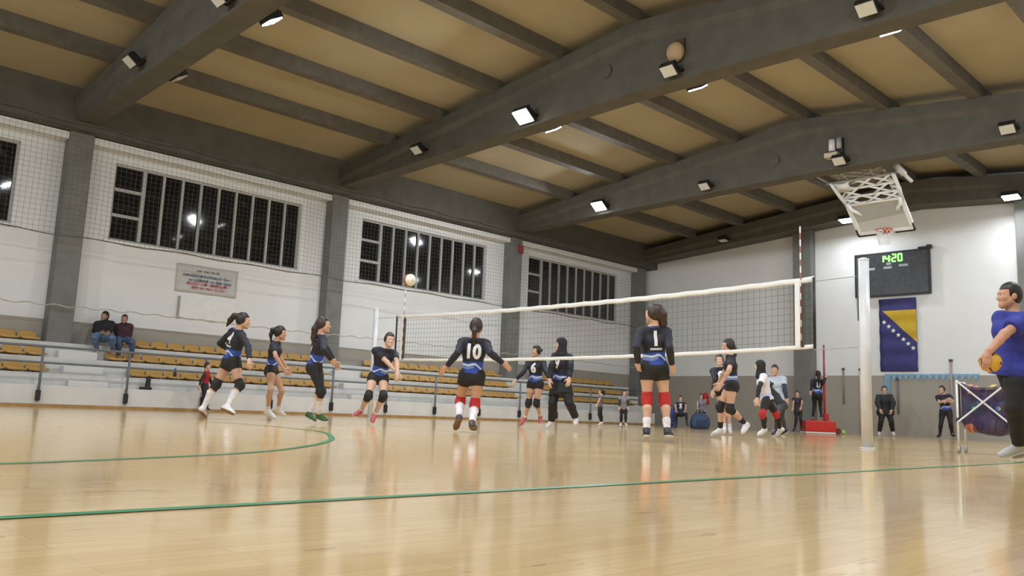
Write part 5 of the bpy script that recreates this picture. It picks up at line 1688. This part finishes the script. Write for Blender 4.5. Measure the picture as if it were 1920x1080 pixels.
person('child', 'small child in a dark tee shirt standing left of the red post base', PO['child'], hair='bun', hair_m=M_HAIRB, hem=-0.07, top='shirt', top_m=cloth('black_printed_tee', (0.03, 0.028, 0.04)), sleeve='short', legs='leggings',
       shoe=M_SHOEB, build=0.9, lift=(-0.10, -0.10, 0))
person('stand', 'girl in black leggings standing on the red post base, seen from behind', PO['stand'], hair='long', hair_m=M_HAIRK, top_m=JM, sleeve='short', under=M_UNDER, legs='leggings', shoe=M_SHOEB, number='8',
       lift=(-0.06, 0.16, -0.018), build=0.95, group=TM)
person('jacket', 'person in a dark jacket and black trousers standing by the far wall under the flag', PO['jacket'], hair='bun', hair_m=M_HAIRB, hem=-0.16, top='jacket', top_m=cloth('dark_jacket_cloth', (0.018, 0.02, 0.024)), sleeve='long',
       legs='pants', shoe=M_SHOEW, loose=0.03)
person('folded', 'player with folded forearms standing by the far wall left of the ball cart', PO['folded'], hair='bun', hair_m=M_HAIRB, top_m=JM2, sleeve='short', legs='leggings', shoe=M_SHOEB, group=TM)
person('faro', 'small child in profile in a pale grey top standing before the stand railing', PO['faro'], hair='ponytail', hair_m=M_HAIRK, hem=-0.07, top='shirt', top_m=cloth('grey_mauve_top', (0.16, 0.13, 0.15)), sleeve='short', legs='leggings',
       shoe=M_SHOEW)
person('fart', 'small child with dark sleeves and grey front facing the camera by the railing', PO['fart'], hair='ponytail', hair_m=M_HAIRK, hem=-0.07, top='shirt', top_m=cloth('grey_front_top', (0.22, 0.22, 0.23)), sleeve='short',
       under=M_UNDER, legs='leggings', shoe=M_SHOEW)
person('redtop', 'small child in a white and navy shirt beside the crumpled red jacket', PO['redtop'], hair='bun', hair_m=M_HAIRB, hem=-0.07, top='shirt', top_m=cloth('white_navy_shirt', (0.22, 0.22, 0.28)), sleeve='short',
       legs='leggings', shoe=M_SHOEP)
person('redvest', 'child in a red vest and black sleeves behind the running player number 4', PO['redvest'], hair='short', hair_m=M_HAIRK, hem=-0.06, top='vest', top_m=cloth('red_vest', (0.33, 0.014, 0.022)), sleeve='none',
       under=M_UNDER, legs='pants', shoe=M_SHOEB)
person('seatfar', 'girl in a dark numbered shirt sitting among bags by the far wall', PO['seatfar'], hair='ponytail', hair_m=M_HAIRB, top='shirt', top_m=cloth('dark_print_shirt', (0.03, 0.03, 0.05)), sleeve='short', legs='leggings',
       legs_m=cloth('dark_navy_leggings', (0.015, 0.018, 0.035)), shoe=M_SHOEB, number='5', num_side=1, hem=-0.02)
M_JEANS = cloth('faded_blue_jeans', (0.10, 0.16, 0.28), var=0.3)
M_JEANSD = cloth('dark_blue_jeans', (0.06, 0.10, 0.19), var=0.3)
person('seat1', 'man in a black jacket and jeans sitting on the stand, left of the pair', PO['seat1'], skin_c=(0.36, 0.20, 0.14), hair='short', hair_m=M_HAIRK, top='jacket', top_m=cloth('black_jacket', (0.010, 0.010, 0.011)), sleeve='long',
       legs='jeans', legs_m=M_JEANS, shoe=M_SHOEN, loose=0.02, build=1.1, hem=-0.02)
person('seat2', 'man in a maroon shirt and jeans sitting on the stand, right of the pair', PO['seat2'], skin_c=(0.40, 0.20, 0.15), hair='short', hair_m=mat('greying_hair', (0.07, 0.055, 0.045), 0.5), top='shirt',
       top_m=cloth('maroon_check_shirt', (0.040, 0.012, 0.018), var=0.5), sleeve='long', legs='jeans', legs_m=M_JEANSD, shoe=M_SHOEN, loose=0.02, build=1.1, hem=-0.02)
PO['man']['handdir_L'] = (-0.10, -0.10, -1.0)
mr, mg, mb_ = person('man', 'man in a royal blue tee shirt and black trousers holding a ball', PO['man'], skin_c=(0.50, 0.27, 0.17), hair='short', hair_m=M_HAIRK, top='tee_shirt',
       top_m=cloth('royal_blue_tee', (0.022, 0.030, 0.26)), sleeve='short', legs='pants', legs_m=cloth('black_trousers', (0.007, 0.007, 0.008)), shoe=M_SHOEY, loose=0.022, build=1.06, curl=0.7, hem=-0.08)
hd_ = unit(mg['WL'] - mg['EL'])
bpos = mg['WL'] + mb_ + np.array([0.07 * 0.696 - 0.085 * 0.718, 0.07 * 0.718 + 0.085 * 0.696, -0.075])
ball(tuple(bpos), ball_material('held_ball', ((0.60, 0.33, 0.02), (0.02, 0.03, 0.12), (0.62, 0.36, 0.03))), 'yellow and navy volleyball held by the man in blue')
# red jacket over the child's shoulder
rj = union([rc((0.02, 0.0, 0.98), (0.13, 0.05, 1.10), 0.07, 0.09), rc((0.13, 0.05, 1.10), (0.17, 0.09, 0.86), 0.09, 0.07)], 0.05)
r0 = thing('red_jacket', 'crumpled red jacket held up beside the small child by the far wall', 'jacket', tuple(PO['redtop']['b']))
Part().add(snet(rj, 0.018), cloth('red_jacket_cloth', (0.30, 0.015, 0.02), var=0.4)).build('cloth', r0)
# yellow snack in the seated man's hands
sb_ = np.array(PO['seat2']['b']) + (np.array(PO['seat2']['WL']) + np.array(PO['seat2']['WR'])) / 2
o = MB().sphere((0, 0, 0), 0.06, 12, 8, (1.2, 0.8, 0.7)).build('snack_bag', mat('yellow_wrapper', (0.40, 0.30, 0.06), 0.4), smooth=True)
o.location = (sb_[0] + 0.06, sb_[1] - 0.02, sb_[2] - 0.09)
tag(o, 'small yellow snack bag in the hands of the man in maroon', 'snack bag')
